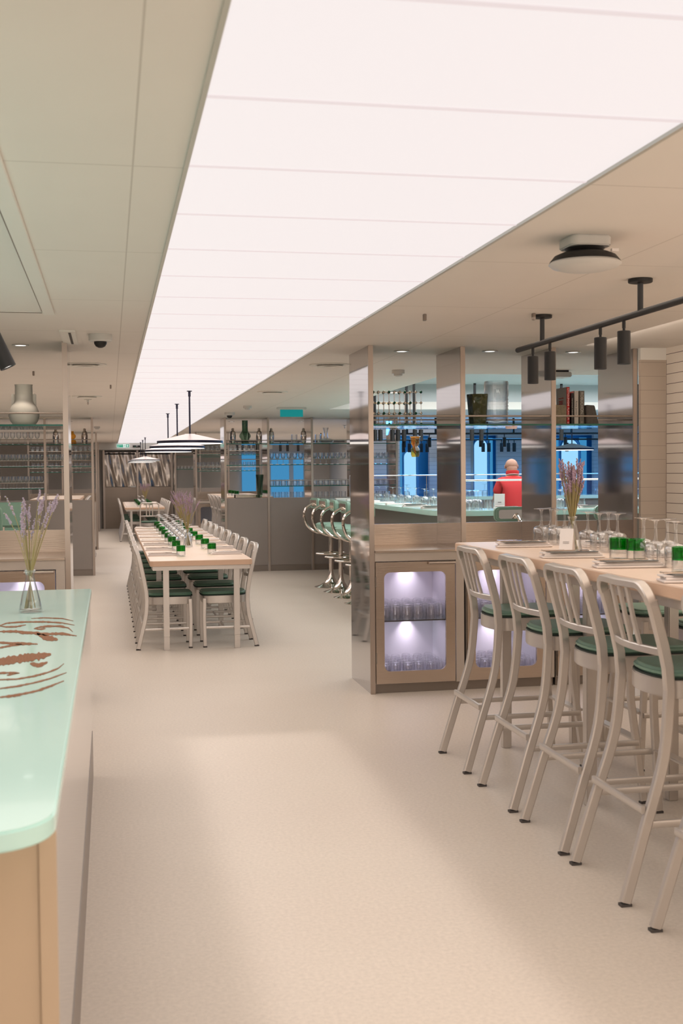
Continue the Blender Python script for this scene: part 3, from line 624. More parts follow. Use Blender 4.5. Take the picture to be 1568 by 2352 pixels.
for i, (a, b_) in enumerate(INLAY):
    n = len(a); vs = [(x / 1000, y / 1000, .9002) for x, y in a] + [(x / 1000, y / 1000, .9002) for x, y in b_]
    vs += [(x, y, .9012) for x, y, z in vs]; m_ = 2 * n
    fs = [(k, k + 1, n + k + 1, n + k) for k in range(n - 1)] + [(m_ + k, m_ + k + 1, m_ + n + k + 1, m_ + n + k) for k in range(n - 1)]
    fs += [(k, k + 1, m_ + k + 1, m_ + k) for k in range(n - 1)] + [(n + k, n + k + 1, m_ + n + k + 1, m_ + n + k) for k in range(n - 1)]
    bb = MB(); bb.add(vs, fs); bb.build('copper_brush_stroke', 'copper', t)
# ------------------------------------------------------------------ aluminium chairs and stools (front towards +x)
def make_navy(name, cat, seat, total, foot, wd_foot, cushion_mat, high):
    """seat: top of the metal seat; total: top of the back; foot: x of the rear feet"""
    t = thing(name, '', cat)
    hw = .19; fx = .19 if high else .165; gx = fx - .19
    xr = -.19                                    # rear legs at the seat
    top = total; xt = xr - .085
    W = wd_foot / 2
    for s in (-1, 1):
        pts = smooth_path([(foot, s * W, 0.012), (foot + (xr - foot) * .42, s * (W + (hw - W) * .3), seat * .33), (foot + (xr - foot) * .86, s * (W + (hw - W) * .72), seat * .66), (xr, s * hw, seat - .02)], 5)
        l = MB().sweep(pts, .026, .036, (0, 1, 0)).build('leg', 'alu', t)
        MB().box(foot - .019, foot + .019, s * W - .0135, s * W + .0135, 0, .009).build('foot_cap', 'foot', l)
        l = MB().sweep([(fx + (.045 if high else .0), s * (W if high else .175), .012), (fx + .005, s * .175, seat * .6), (fx, s * .172, seat - .02)], .026, .03, (0, 1, 0)).build('leg', 'alu', t)
        xx = fx + (.045 if high else .0); yy = s * (W if high else .175)
        MB().box(xx - .016, xx + .016, yy - .0135, yy + .0135, 0, .009).build('foot_cap', 'foot', l)
    # continuous back frame
    H = top - seat
    def bx_(z): k = max(0, z) / H; return xr - .085 * k ** 1.3
    rc = .055; P = []
    for z in (-.03, .05, H * .35, H * .65, H - rc - .01): P.append((bx_(z), -hw, seat + z))
    n = 6
    for k in range(n + 1):
        a = PI / 2 * k / n; P.append((bx_(H - rc + rc * math.sin(a)), -hw + rc - rc * math.cos(a), seat + H - .012 - rc + rc * math.sin(a)))
    for yv in (-.07, 0, .07): P.append((bx_(H) - .012 * (1 - abs(yv) / .1), yv, seat + H - .012))
    Q = P + [(x, -y, z) for x, y, z in reversed(P[:-3])]
    tot = len(Q)
    def side(i):
        a = Vector(Q[max(i - 1, 0)]); b2 = Vector(Q[min(i + 1, tot - 1)]); d = b2 - a
        return Vector((1, 0, .12)).normalized()
    MB().sweep(Q, .036, .026, side).build('back_frame', 'alu', t)
    zr = seat + H * (.30 if high else .34)
    rail = [(bx_(zr - seat) - .028 * math.cos(PI * y / .38), y, zr) for y in [-.18 + .36 * k / 8 for k in range(9)]]
    MB().sweep(rail, .022, .026, (1, 0, 0)).build('back_rail', 'alu', t)
    for y in (-.062, 0, .062):
        xa = bx_(zr - seat) - .028 * math.cos(PI * y / .38)
        MB().sweep([(xa, y, zr), (bx_(H * .6) - .026, y, seat + H * .6), (bx_(H) - .010, y, seat + H - .02)], .022, .012, (0, 1, 0)).build('back_slat', 'alu', t)
    # seat pan: apron and cushion
    def outline(g, fr):
        out = []
        for k in range(9): a = PI / 2 + PI * k / 8; out.append((xr + .06 + (.06 + g + .012) * math.cos(a), (hw - .022 + g) * math.sin(a)))
        out += [(x, y) for x, y in [(.15 + gx, -(hw - .01 + g)), (.19 + gx + fr, -(hw - .03 + g)), (.205 + gx + fr, -.12), (.21 + gx + fr, 0), (.205 + gx + fr, .12), (.19 + gx + fr, hw - .03 + g), (.15 + gx, hw - .01 + g)]]
        return out
    MB().prism(outline(0, 0), seat - .062, seat, 'z').build('seat_frame', 'alu', t, .004)
    c = MB().prism(outline(-.006, .006), seat + .003, seat + .034, 'z').build('cushion', cushion_mat, t, .011, seg=3, smooth=60)
    MB().prism(outline(-.003, .008), seat + .0, seat + .006, 'z').build('piping', 'piping', c)
    # stretchers
    if high:
        z1 = .315
        k1 = .60; xf = foot + (xr - foot) * .40; yw = W + (hw - W) * .28
        MB().sweep([(xf, -yw, z1), (xf, yw, z1)], .014, .026, (1, 0, 0)).build('stretcher', 'alu', t)
        MB().box(.195, .24, -yw + .012, yw - .012, .27, .282).build('footrest', 'alu', t, .003)
        for s in (-1, 1): MB().sweep([(xf, s * yw, z1 - .05), (.215, s * yw, z1 - .05)], .014, .024, (0, 1, 0)).build('stretcher', 'alu', t)
    else:
        z1 = .165; xf = foot + (xr - foot) * .45; yw = W + (hw - W) * .3
        for s in (-1, 1): MB().sweep([(xf, s * yw, z1), (fx, s * .175, z1)], .012, .02, (0, 1, 0)).build('stretcher', 'alu', t)
        MB().sweep([(0, -.175, z1), (0, .175, z1)], .012, .02, (1, 0, 0)).build('stretcher', 'alu', t)
        MB().sweep([(xf, -yw, z1 + .06), (xf, yw, z1 + .06)], .012, .02, (1, 0, 0)).build('stretcher', 'alu', t)
    return t
chair = Proto(lambda: make_navy('dining_chair', 'chair', .43, .86, -.265, .40, 'vinyl', False))
stool = Proto(lambda: make_navy('bar_stool', 'stool', .735, 1.075, -.36, .425, 'vinyl_light', True))

# stools along the high table (aisle side: back feet at x = 1.66)
for i, y in enumerate((5.59, 4.935, 4.365, 3.826, 3.18)):
    stool.put((1.66 + .36, y, 0), 0, 'aluminium slat-back bar stool with sage seat, %s' % (
        'aisle side, nearest the lit cabinets', 'aisle side, second from the cabinets', 'aisle side, third from the cabinets',
        'aisle side, fourth from the cabinets', 'partly cut off by the right picture edge')[i], 'bar stools at the near high table')
for i, y in enumerate((5.45, 4.80, 4.15, 3.50)):
    stool.put((2.72, y, 0), PI, 'green-seated bar stool on the far side of the high table, %s from the cabinets' % ORD[i], 'bar stools at the near high table')

# ------------------------------------------------------------------ tables
def table(name, label, L, W, H, legs, th=.045):
    t = thing(name, label, 'table')
    MB().prism(rrect(-W / 2, W / 2, 0, L, .035, 5), H - th, H).build('tabletop', ['wood'], t, .003)
    MB().prism(rrect(-W / 2 - .0006, W / 2 + .0006, -.0006, L + .0006, .035, 5), H - th + .004, H - .004).build('edge_band', 'wood_edge', t)
    MB().box(-W / 2 + .02, W / 2 - .02, .02, L - .02, H - th - .035, H - th).build('apron', 'alu', t, .004)
    for lx, ly in legs:
        l = MB().box(lx - .024, lx + .024, ly - .024, ly + .024, .11, H - th - .03).build('leg', 'alu', t, .004)
        MB().box(lx - .0225, lx + .0225, ly - .0225, ly + .0225, 0, .115).build('foot_sleeve', 'alu', l, .003)
    return t
t = table('high_table', 'long pale wood high table on metal legs, right foreground', 3.9, .76, 1.07, [(x, y) for x in (-.16, .22) for y in (.18, 1.44, 2.6, 3.7)])
t.location = (2.18, 2.15, 0)
def long_table(y0, L, label, n):
    t = table('dining_table', label, L, .84, .74, [(x, y) for x in (-.29, .29) for y in (.06, 1.5, 2.9, 4.4, L - .1)]); t.location = (.73, y0, 0)
long_table(9.68, 6.2, 'long pale wood dining table under the three near pendant lamps', 8)
long_table(25.5, 5.3, 'far pale wood dining table near the end wall', 6)
for k in range(8):
    y = 9.99 + .75 * k
    nm = 'nearest the camera' if k == 0 else '%s from the near end' % ORD[k]
    chair.put((.21 + .265, y, 0), 0, 'green-seated aluminium chair, left side of the long table, ' + nm, 'dining chairs at the long table')
    chair.put((1.19 - .265, y, 0), PI, 'green-seated aluminium chair, right side of the long table, ' + nm, 'dining chairs at the long table')
for k in range(6):
    y = 25.9 + .75 * k
    chair.put((.21 + .265, y, 0), 0, 'aluminium dining chair at the far table, left side, %s from its near end' % ORD[k], 'dining chairs at the far table')
    chair.put((1.26 - .265, y, 0), PI, 'aluminium dining chair at the far table, right side, %s from its near end' % ORD[k], 'dining chairs at the far table')
chair.put((.80, 25.05, 0), PI / 2, 'aluminium dining chair at the near end of the far table, back towards the camera', 'dining chairs at the far table')
# high tables beyond the second partitions
t2 = table('high_table', 'high table between the far right partitions, only its aisle end in view', 3.4, .76, 1.07, [(x, y) for x in (-.16, .22) for y in (.2, 1.6, 3.2)])
t2.location = (2.22, 18.9, 0)
t3 = table('high_table', 'high table between the far left partitions', 3.4, .76, 1.07, [(x, y) for x in (-.22, .16) for y in (.2, 1.6, 3.2)])
t3.location = (-.85, 18.9, 0)
for i in range(4):
    stool.put((2.06, 19.4 + .75 * i, 0), 0, 'aluminium bar stool at the far right high table, %s from the grey panels' % ORD[i], 'bar stools at the far right high table')
    stool.put((-.64, 19.4 + .75 * i, 0), PI, 'aluminium bar stool at the far left high table, %s from the grey panels' % ORD[i], 'bar stools at the far left high table')

# ------------------------------------------------------------------ tableware
def make_tumbler():
    t = thing('green_tumbler', '', 'glass')
    R, H = .039, .093
    MB().lathe([(R * .92, 0), (R, .004), (R, .045), (R - .002, .045), (R - .003, .008), (.001, .007)], seg=18, cap=True).build('glass_base', 'glass', t)
    MB().lathe([(R, .045), (R, H), (R - .002, H + .001), (R - .0025, H), (R - .0025, .045), (R, .045)], seg=18, cap=False).build('green_band', 'greenglass', t)
    return t
def me_wine():
    # stemmed glass standing on its rim: squarish bowl below, stem and foot on top
    R = .042
    return MB().lathe([(R, 0), (R + .001, .05), (R - .001, .078), (R * .75, .088), (.012, .093), (.0068, .105), (.0055, .150), (.0075, .170), (.014, .176), (.038, .179), (.039, .182), (.001, .184)], seg=20, cap=False).lathe(
        [(R - .002, .001), (R - .001, .05), (R - .003, .077), (R * .7, .085), (.002, .089)], seg=20, cap=False).mesh('wine_glass', 'glass_thin', smooth=50)
def me_wine_up():
    return MB().lathe([(.001, .0), (.033, .001), (.033, .003), (.005, .008), (.004, .07), (.010, .08), (.030, .10), (.037, .13), (.033, .175), (.0315, .175), (.035, .13), (.028, .102), (.001, .083)], seg=14, cap=False).mesh('stemmed_glass', 'glass_thin', smooth=50)
def me_clear(R=.038, H=.09):
    return MB().lathe([(.001, 0), (R * .9, 0), (R, .005), (R, H), (R - .002, H), (R - .003, .010), (.001, .009)], seg=16, cap=False).mesh('clear_tumbler', 'glass_thin', smooth=50)
def me_inverted():
    R = .037
    return MB().lathe([(R, 0), (R - .001, .055), (R * .84, .085), (R * .72, .098), (R * .5, .101), (.001, .100)], seg=16, cap=False).lathe([(R - .003, .001), (R - .004, .055), (R * .78, .082), (.001, .09)], seg=16, cap=False).mesh('upturned_glass', 'invglass', smooth=50)
WINE, WINEUP, CLEAR, INV = me_wine(), me_wine_up(), me_clear(), me_inverted()
tumbler = Proto(make_tumbler)
def put(name, me, loc, label, cat, group=None, rz=0, sc=None):
    o = link(name, me); o.location = loc; o.rotation_euler = (0, 0, rz)
    if sc: o.scale = sc
    return tag(o, label, cat, group)

# napkin 0.28 long along x with a menu sheet and cutlery
NAP = MB().prism([(-.14, -.035), (.10, -.042), (.14, -.03), (.14, .035), (-.13, .04)], 0, .006).prism([(-.13, -.03), (.13, -.026), (.135, .03), (-.12, .034)], .0065, .013).prism([(-.135, -.024), (.12, -.028), (.10, .026), (-.135, .028)], .0135, .018).mesh('folded_napkin', 'napkin', .0025, 2)
NAP2 = MB().prism([(-.14, -.035), (.13, -.04), (.14, .035), (-.13, .04)], 0, .012).mesh('folded_napkin', 'napkin', .003, 1)
BOARD = MB().box(-.105, .105, -.05, .05, 0, .003).mesh('menu_board', 'leather', .001, 1)
KNIFE = MB().box(-.10, 0, -.006, .006, 0, .005).prism([(0, -.007), (.09, -.009), (.115, 0), (.09, .005), (0, .005)], .001, .003).mesh('table_knife', 'silver', .001, 1)
_f = MB().box(-.10, .04, -.004, .004, 0, .004)
_f.prism([(.04, -.004), (.055, -.012), (.065, -.012), (.065, .012), (.055, .012), (.04, .004)], .001, .004)
for q in (-.0105, -.0035, .0035, .0105): _f.box(.062, .10, q - .0015, q + .0015, .001, .004)
FORK = _f.mesh('fork', 'silver')
PAPER = MB().box(-.10, .10, -.03, .03, 0, .001).mesh('menu_sheet', 'paper')
def setting(x, y, z, rz, where, grp, mode='near'):
    n = put('folded_napkin', NAP if mode == 'near' else NAP2, (x, y, z), 'folded linen napkin, ' + where, 'napkin', 'napkins ' + grp, rz, (1, 1.45, 1.3) if mode == 'near' else (1, 1.5, 1.6))
    top = z + (.0185 * 1.3 if mode == 'near' else .0125 * 1.6)
    c, s = math.cos(rz), math.sin(rz)
    def off(a, b_): return (x + a * c - b_ * s, y + a * s + b_ * c)
    if mode == 'near' and z > 1:
        a, b_ = off(.0, 0)
        put('menu_board', BOARD, (a, b_, top), 'dark menu board, ' + where, 'menu', 'menu boards ' + grp, rz + .06)
        top += .0035
    if mode == 'near':
        a, b_ = off(-.01, .005); put('menu_sheet', PAPER, (a, b_, top), 'narrow pale menu sheet, ' + where, 'menu', 'menu sheets ' + grp, rz - .05); top += .0012
    a, b_ = off(-.03, -.02); put('fork', FORK, (a, b_, top), 'steel fork on the napkin, ' + where, 'fork', 'forks ' + grp, rz)
    a, b_ = off(-.03, .012); put('table_knife', KNIFE, (a, b_, top), 'steel knife on the napkin, ' + where, 'knife', 'knives ' + grp, rz)

# ------------------------------------------------------------------ lavender
def make_vase():
    t = thing('glass_vase', '', 'vase')
    MB().lathe([(.001, .001), (.044, 0), (.047, .006), (.036, .06), (.022, .115), (.0165, .145), (.0185, .158), (.022, .166), (.0205, .168), (.0165, .158), (.0145, .145), (.020, .115), (.034, .06), (.043, .010), (.001, .008)], seg=24, cap=False).build('flask', 'glass', t, smooth=60)
    MB().lathe([(.0195, .160), (.0225, .163), (.0225, .167), (.0195, .169)], seg=24, cap=False).build('rim', 'glass', t)
    return t
vase = Proto(make_vase)
def make_bunch(seed, n, spread, hh, pale):
    rnd = random.Random(seed)
    t = thing('lavender_bunch', '', 'dried flowers')
    for i in range(n):
        a = rnd.uniform(0, 2 * PI); q = rnd.random() ** .6; lean = spread * q
        H = hh * rnd.uniform(.72, 1.0)
        bx0 = -.030 * q * math.cos(a) * .9; by0 = -.030 * q * math.sin(a) * .9
        nk = Vector((.010 * q * math.cos(a), .010 * q * math.sin(a), .155))
        tip = Vector((lean * math.cos(a), lean * math.sin(a), H))
        mid = nk.lerp(tip, .55) + Vector((rnd.uniform(-.01, .01), rnd.uniform(-.01, .01), .02))
        P = smooth_path([(bx0, by0, .012), tuple(nk), tuple(mid), tuple(tip)], 4)
        sp = MB().sweep(P, .0026, .0026, (0, 1, 0.1)).build('sprig', 'stem', t)
        fl = MB(); d = (P[-1] - P[-3]).normalized(); Lh = rnd.uniform(.05, .10)
        m_ = 13
        for k in range(m_):
            c = tip - d * (Lh * k / m_) + Vector((rnd.uniform(-.0028, .0028), rnd.uniform(-.0028, .0028), rnd.uniform(-.001, .001))); rr = .0040 * (.65 + .5 * math.sin(PI * (k + .5) / m_)) * rnd.uniform(.8, 1.25)
            fl.ball(c, rr, 6, 4, (1.1, 1.1, 1.0))
        if rnd.random() < .6:
            c = tip - d * (Lh + .025); fl.ball(c, .0035, 6, 4); fl.ball(c - d * .008, .003, 6, 4)
        fl.build('flower_head', pale, sp)
    return t
def bouquet(loc, seed, where, n=26, spread=.10, hh=.38, pale='lav', proto=None):
    vase.put(loc, 0, 'clear flask-shaped glass vase, ' + where)
    if proto is not None: b_ = copy_tree(proto); b_.rotation_euler = (0, 0, seed)
    else: b_ = make_bunch(seed, n, spread, hh, pale)
    b_.location = (loc[0], loc[1], loc[2] + .002); b_['label'] = 'bunch of dried lavender in the vase ' + where
    b_['category'] = 'dried flowers'; return b_
bouquet((-.32, 4.86, .902), 5, 'standing on the mint counter', 24, .135, .49, 'lav_pale')
bh = bouquet((2.085, 5.10, 1.071), 11, 'standing on the near high table', 58, .062, .43)
bd = bouquet((.735, 11.5, .741), 21, 'on the long dining table, nearer of the two', 52, .14, .51)
bouquet((.84, 14.4, .741), 1.1, 'on the long dining table, further of the two', proto=bd)
bouquet((.78, 27.0, .741), 2.1, 'on the far dining table', proto=bd)
b9 = bouquet((2.22, 4.02, 1.071), 2.6, 'on the high table at the right picture edge', proto=bh)

# long dining table
for k in range(8):
    y = 10.33 + .745 * k; e = 'nearest the camera' if k == 0 else '%s from the near end' % ORD[k]
    setting(.45, y, .741, .02 * (-1) ** k, 'left side of the long table, ' + e, 'on the long dining table', 'near' if k < 3 else 'far')
    setting(1.0, y, .741, PI + .03 * (-1) ** k, 'right side of the long table, ' + e, 'on the long dining table', 'near' if k < 3 else 'far')
    tumbler.put((.59, y - .15 + .0 * k, .741), 0, 'green-topped tumbler, left row on the long table, ' + e, 'green tumblers on the long dining table')
    tumbler.put((.875, y + .09, .741), 0, 'green-topped tumbler, right row on the long table, ' + e, 'green tumblers on the long dining table')
for k in range(8):
    y = 11.85 + .52 * k
    for a, b_ in ((-.11, 0), (-.02, .09), (.07, -.02)):
        if k < 1 and a > 0: continue
        put('wine_glass', WINE, (.73 + a, y + b_, .741), 'upside-down stemmed glass in the cluster along the middle of the long table', 'glass', 'stemmed glasses on the long dining table')
# far table
for k in range(6):
    y = 25.95 + .75 * k
    setting(.47, y, .741, 0, 'left side of the far table, %s from its near end' % ORD[k], 'on the far dining table', 'far')
    setting(1.0, y, .741, PI, 'right side of the far table, %s from its near end' % ORD[k], 'on the far dining table', 'far')
    tumbler.put((.62, y - .1, .741), 0, 'green-topped tumbler, left row on the far table, %s from its near end' % ORD[k], 'green tumblers on the far dining table')
    tumbler.put((.88, y + .1, .741), 0, 'green-topped tumbler, right row on the far table, %s from its near end' % ORD[k], 'green tumblers on the far dining table')
for k in range(5):
    for a in (-.05, .05): put('wine_glass', WINE, (.74 + a, 28.3 + .5 * k, .741), 'upside-down stemmed glass in the middle of the far dining table', 'glass', 'stemmed glasses on the far dining table')

# near high table
for i, (x, y) in enumerate(((2.02, 5.58), (1.97, 4.83), (1.98, 4.28), (1.95, 3.66))):
    setting(x, y, 1.0715, -.12, '%s place from the cabinets on the high table' % ORD[i], 'on the near high table')
for i, (x, y) in enumerate(((2.42, 5.45), (2.42, 4.75), (2.42, 4.1), (2.42, 3.5))):
    setting(x, y, 1.0715, PI, 'far side of the high table, %s from the cabinets' % ORD[i], 'on the near high table')
for j, (grp, lab) in enumerate(((((2.20, 5.80), (2.275, 5.86), (2.235, 5.68), (2.30, 5.73)), 'beside the lavender vase, towards the cabinets'),
                                (((2.245, 5.30), (2.225, 5.12), (2.31, 5.21), (2.275, 5.03)), 'just right of the lavender vase'),
                                (((2.165, 4.53), (2.135, 4.36), (2.205, 4.40), (2.14, 4.20)), 'right of the green tumbler, high table'))):
    for q, (x, y) in enumerate(sorted(grp, key=lambda p: p[0] / p[1])):
        put('wine_glass', WINE, (x, y, 1.0715), '%s upside-down wine glass of the four ' % ('leftmost', 'second', 'third', 'rightmost')[q] + lab, 'glass', 'wine glasses ' + lab)
for x, y, lab in ((2.095, 4.62, 'green-topped tumbler in the middle of the high table, left of a pair'), (2.135, 4.54, 'green-topped tumbler in the middle of the high table, right of a pair'), (2.065, 4.0, 'green-topped tumbler on the high table at the right picture edge')):
    tumbler.put((x, y, 1.0715), 0, lab)
t = thing('menu_card', 'small white tent card leaning by the vase on the high table', 'menu card', (2.03, 5.03, 1.0715), -.6)
MB().prism([(-.034, 0), (-.002, .115), (0, .115), (.034, 0), (.032, 0), (0, .110), (-.032, 0)], -.03, .03, 'x').build('card', 'paper', t)
for zz in (.055, .049): MB().box(-.014, .014, -.0005, .0005, 0, .0012).build('print_line', 'ink', t, loc=(0, -.0195 - (.055 - zz) * .28, zz))
# far right high table end
for i in range(3):
    tumbler.put((2.02, 19.1 + .5 * i, 1.0715), 0, 'green-topped tumbler on the far right high table, %s from its near end' % ORD[i])
    setting(2.2, 19.3 + .6 * i, 1.0715, 0, '%s place of the far right high table' % ORD[i], 'on the far right high table', 'far')

# ------------------------------------------------------------------ glasses in the cabinets and on the shelves
for ci, (x0, y0, lab) in enumerate(((XA[0] + .018, YA, 'in the lit cabinet at the aisle end'), (XA[1] + .018, YA, 'in the lit cabinet behind the first bar stool'), (XA[2] + .018, YA, 'in the lit cabinet by the corner'), (XLA[1], YA, 'in the lit cabinet behind the mint counter'))):
    for z, nm in ((.4735, 'upper shelf'), (.0865, 'floor')):
        if ci == 3 and nm == 'floor': continue
        for a in range(6):
            for b_ in range(5 if ci < 2 else 3):
                x = x0 + .085 + a * .079 + random.uniform(-.004, .004); y = y0 + .10 + b_ * .086 + (a % 2) * .02
                put('upturned_glass', INV, (x, y, z), 'upturned clear glass in a crowd, %s, %s' % (nm, lab[3:]), 'glass', 'glasses on the %s %s' % (nm, lab))
for i, (bx0, bx1, side) in enumerate([(XB[k], XB[k + 1], 'right') for k in (1, 2, 3)] + [(XBL[k + 1], XBL[k], 'left') for k in (0, 1, 2)]):
    for z, nm in ((1.5755, 'middle shelf'), (1.2605, 'lower shelf')):
        for a in range(7):
            for b_ in range(2):
                if i == 3 and z < 1.4: continue
                x = bx0 + .06 + a * .088 + b_ * .03
                if x > bx1 - .05: continue
                me = (CLEAR if z < 1.4 else WINEUP) if side == 'right' else WINEUP
                put(me.name.split('.')[0], me, (x, YBp + .12 + .2 * b_, z), 'clear glass, %s from the left, %s row, %s, %s bay, %s partition' % (ORD[a], ('front', 'back')[b_], nm, ORD[(i % 3) + (1 if side == 'right' else 0)], side), 'glass', 'glasses on the %s of the %s partition, bay %s' % (nm, side, ORD[i % 3]))
    if side == 'left':
        for a in range(7):
            if i == 3: continue
            put('stemmed_glass', WINEUP, (bx0 + .06 + a * .085, YBp + .2, 1.8905), 'tall stemmed glass, %s from the left, top shelf, %s bay of the left partition' % (ORD[a], ORD[i % 3]), 'glass', 'glasses on the top shelf of the left partition')
    else:
        for a in range(6):
            put('clear_tumbler', CLEAR, (bx0 + .07 + a * .09, YBp + .25, 1.076), 'clear tumbler, %s from the left, on the panel top, %s bay of the right partition' % (ORD[a], ORD[i + 1]), 'glass', 'tumblers on the panel tops of the right partition')
for i, (bx0, side) in enumerate(((XCr[0], 'right'), (XCr[1], 'right'), (XCl[1], 'left'), (XCl[2], 'left'))):
    for z, nm in ((1.8255, 'upper'), (1.5055, 'lower')):
        for a in range(6):
            put('stemmed_glass', WINEUP, (bx0 + .07 + a * .09, YC + .2, z), 'stemmed glass, %s from left, %s shelf, %s bay, far %s cabinet partition' % (ORD[a], nm, ORD[i % 2], side), 'glass', 'glasses on the %s shelf of the far %s cabinet partition' % (nm, side))
for i in range(2):
    for a in range(6):
        put('clear_tumbler', CLEAR, ((1.68, 2.315)[i] + .07 + a * .09, YD + .2, 1.5755), 'clear tumbler, %s from left, middle shelf, %s bay of the last right partition' % (ORD[a], ORD[i]), 'glass', 'tumblers in the last right partition')

# shakers and decanters on the second partition
def make_shaker():
    t = thing('cocktail_shaker', '', 'shaker')
    MB().lathe([(.001, 0), (.034, 0), (.040, .03), (.046, .12), (.041, .155)], seg=20, cap=False).build('body', 'silver', t, smooth=60)
    MB().lathe([(.041, .155), (.042, .16), (.036, .178), (.020, .19), (.0185, .21), (.018, .222), (.010, .23), (.001, .231)], seg=20, cap=False).build('lid', 'silver', t, smooth=60)
    return t
shaker = Proto(make_shaker)
for x, lab in ((1.80, 'left of the green decanter on the right partition'), (2.19, 'right of the green decanter on the right partition'), (2.372, 'behind the second upright, beside the green decanter bay'),
               (2.86, 'alone in the second bay of the right partition'), (-.755, 'behind the left upright, in the second left bay'), (-.35, 'in the first left bay beyond the tall slim upright')):
    shaker.put((x, YBp + .2, 1.891), 0, 'polished silver cocktail shaker, ' + lab)
tag(MB().lathe([(.001, 0), (.05, 0), (.062, .02), (.058, .06), (.085, .10), (.085, .13), (.05, .18), (.044, .20), (.044, .34), (.046, .345), (.042, .345), (.041, .20), (.001, .01)], seg=24, cap=False).build('glass_decanter', 'smoke', loc=(1.98, YBp + .2, 1.891), smooth=60),
    'dark green gourd-shaped glass decanter on the top shelf of the right partition', 'decanter')
tag(MB().lathe([(.001, 0), (.09, 0), (.12, .03), (.10, .06), (.035, .08), (.028, .12), (.03, .18), (.045, .235), (.043, .235), (.026, .18), (.024, .12), (.03, .082), (.001, .01)], seg=24, cap=False).build('glass_decanter', 'ribglass', loc=(3.20, YBp + .2, 1.891), smooth=60),
    'clear wide-based glass decanter on the top shelf of the right partition, third bay', 'decanter')
tag(MB().lathe([(.001, 0), (.05, 0), (.06, .03), (.045, .06), (.02, .07), (.045, .10), (.05, .125), (.03, .15), (.02, .16), (.02, .19), (.018, .19)], seg=20, cap=False).build('amber_bottle', 'amber', loc=(-.52, YBp + .2, 1.891), smooth=60),
    'small amber glass bottle on the top shelf beyond the tall slim left upright', 'bottle')
t = thing('serving_tray', 'long polished tray standing on the first right laminate panel', 'tray', (2.0, YBp + .3, 1.075))
MB().box(-.17, .2, -.1, .12, 0, .008).build('base', 'silver', t, .002); MB().box(-.17, .2, -.102, -.094, 0, .055).box(-.17, .2, .112, .12, 0, .055).build('rim', 'chrome', t, .002)
for x, lab in ((2.98, 'in the third bay'), (2.62, 'in the second bay')): put('clear_tumbler', CLEAR, (x + .1, YBp + .2, 1.891), 'clear tumbler alone on the top shelf of the right partition ' + lab, 'glass', None, 0, (1.2, 1.2, 1.5))
tag(MB().lathe([(.001, 0), (.035, 0), (.045, .15), (.06, .34), (.058, .34), (.001, .01)], seg=16, cap=False).build('glass_jar', 'smoke', loc=(2.18, YBp + .1, 1.09), smooth=60), 'tall smoky glass jar on the panel top at the first bay, right partition', 'jar')

# ------------------------------------------------------------------ things on the near right shelf
t = thing('ball_and_rod_rack', 'grid sculpture of green and silver balls on thin rods, on the right glass shelf', 'rack', (1.728, 7.66, 1.762))
NX = 10; dx = .0365
for k in range(NX):
    for l_ in range(2):
        yy = .0 if l_ == 0 else .09
        x = k * dx + (0 if l_ == 0 else .018)
        if l_ == 1 and k > 7: continue
        MB().cyl((x, yy, .008), (x, yy, .222), .0016, 6).build('rod', 'silver', t)
        for q, z in enumerate((.008, .08, .15, .222)):
            MB().ball((x, yy, z), .0095, 12, 8).build('ball', 'ballgreen' if (k + q + l_) % 3 == 0 else 'silver', t)
for q, z in enumerate((.008, .08, .15, .222)):
    for yy in (0, .09):
        MB().cyl((0, yy, z), ((NX - 1) * dx - (.0 if yy == 0 else .05), yy, z), .0014, 6).build('cross_rod', 'gold' if q in (0, 2) else 'silver', t)
tag(MB().lathe([(.058, 0), (.060, .01), (.078, .213), (.074, .214), (.056, .012), (.001, .01)], seg=8, cap=False).build('olive_vase', 'olive', bevel=.003, loc=(2.478, 7.74, 1.762)), 'squat dark olive cut-glass vase flaring upwards, on the right glass shelf', 'vase')
pr = [(.001, 0), (.070, 0), (.080, .012), (.082, .03)]
for k in range(7): z = .04 + k * .023; pr += [(.084, z), (.079, z + .0115)]
pr += [(.084, .205), (.084, .29), (.080, .302), (.072, .303), (.076, .29), (.076, .03), (.001, .02)]
tag(MB().lathe(pr, seg=32, cap=False).build('ribbed_jar', 'ribglass', loc=(2.605, 7.72, 1.762), smooth=40), 'tall clear glass jar with ribbed lower half, beside the olive vase', 'jar')
def book(x, w_, h, d, m, lab, spine=None, tc='white', size=.02, sq=1, tilt=0):
    t = thing('book', lab, 'book', (x, 7.66, 1.762)); t.rotation_euler = (0, tilt, 0)
    MB().box(-w_ / 2, w_ / 2, 0, .002, 0, h).box(-w_ / 2, -w_ / 2 + .003, 0, d, 0, h).box(w_ / 2 - .003, w_ / 2, 0, d, 0, h).build('cover', m, t, .0008)
    MB().box(-w_ / 2 + .003, w_ / 2 - .003, .002, d - .004, .003, h - .004).build('pages', 'cream', t)
    if spine:
        for s_, z_, sz in spine: text(s_, sz, (0, -.0008, z_), (PI / 2, PI / 2, 0), tc, t, 'spine_lettering', squash=sq)
    return t
tb = book(3.103, .022, .262, .19, 'red', 'red-spined cookbook, tallest in the row on the glass shelf', [('OTTOLENGHI  FLAVOUR', .145, .0195), ('@', .018, .012)], 'paper', sq=1.0)
MB().box(-.0118, -.0112, .004, .19, .001, .261).build('back_cover', 'paper', tb)
text('A new way of cooking\n\nwith vegetables from\nthe test kitchen,\nfull of deep flavour', .010, (-.0122, .10, .17), (PI / 2, 0, -PI / 2), 'red', tb, 'cover_print')
book(3.133, .018, .22, .16, 'bookblack', 'thin black-spined book right of the red one', [('THE FLAVOUR THESAURUS', .12, .011)], 'cream')
book(3.163, .034, .235, .17, 'cream', 'thick cream-spined book between the black and the taupe one', [('Anna Jones', .12, .021)], 'ink')
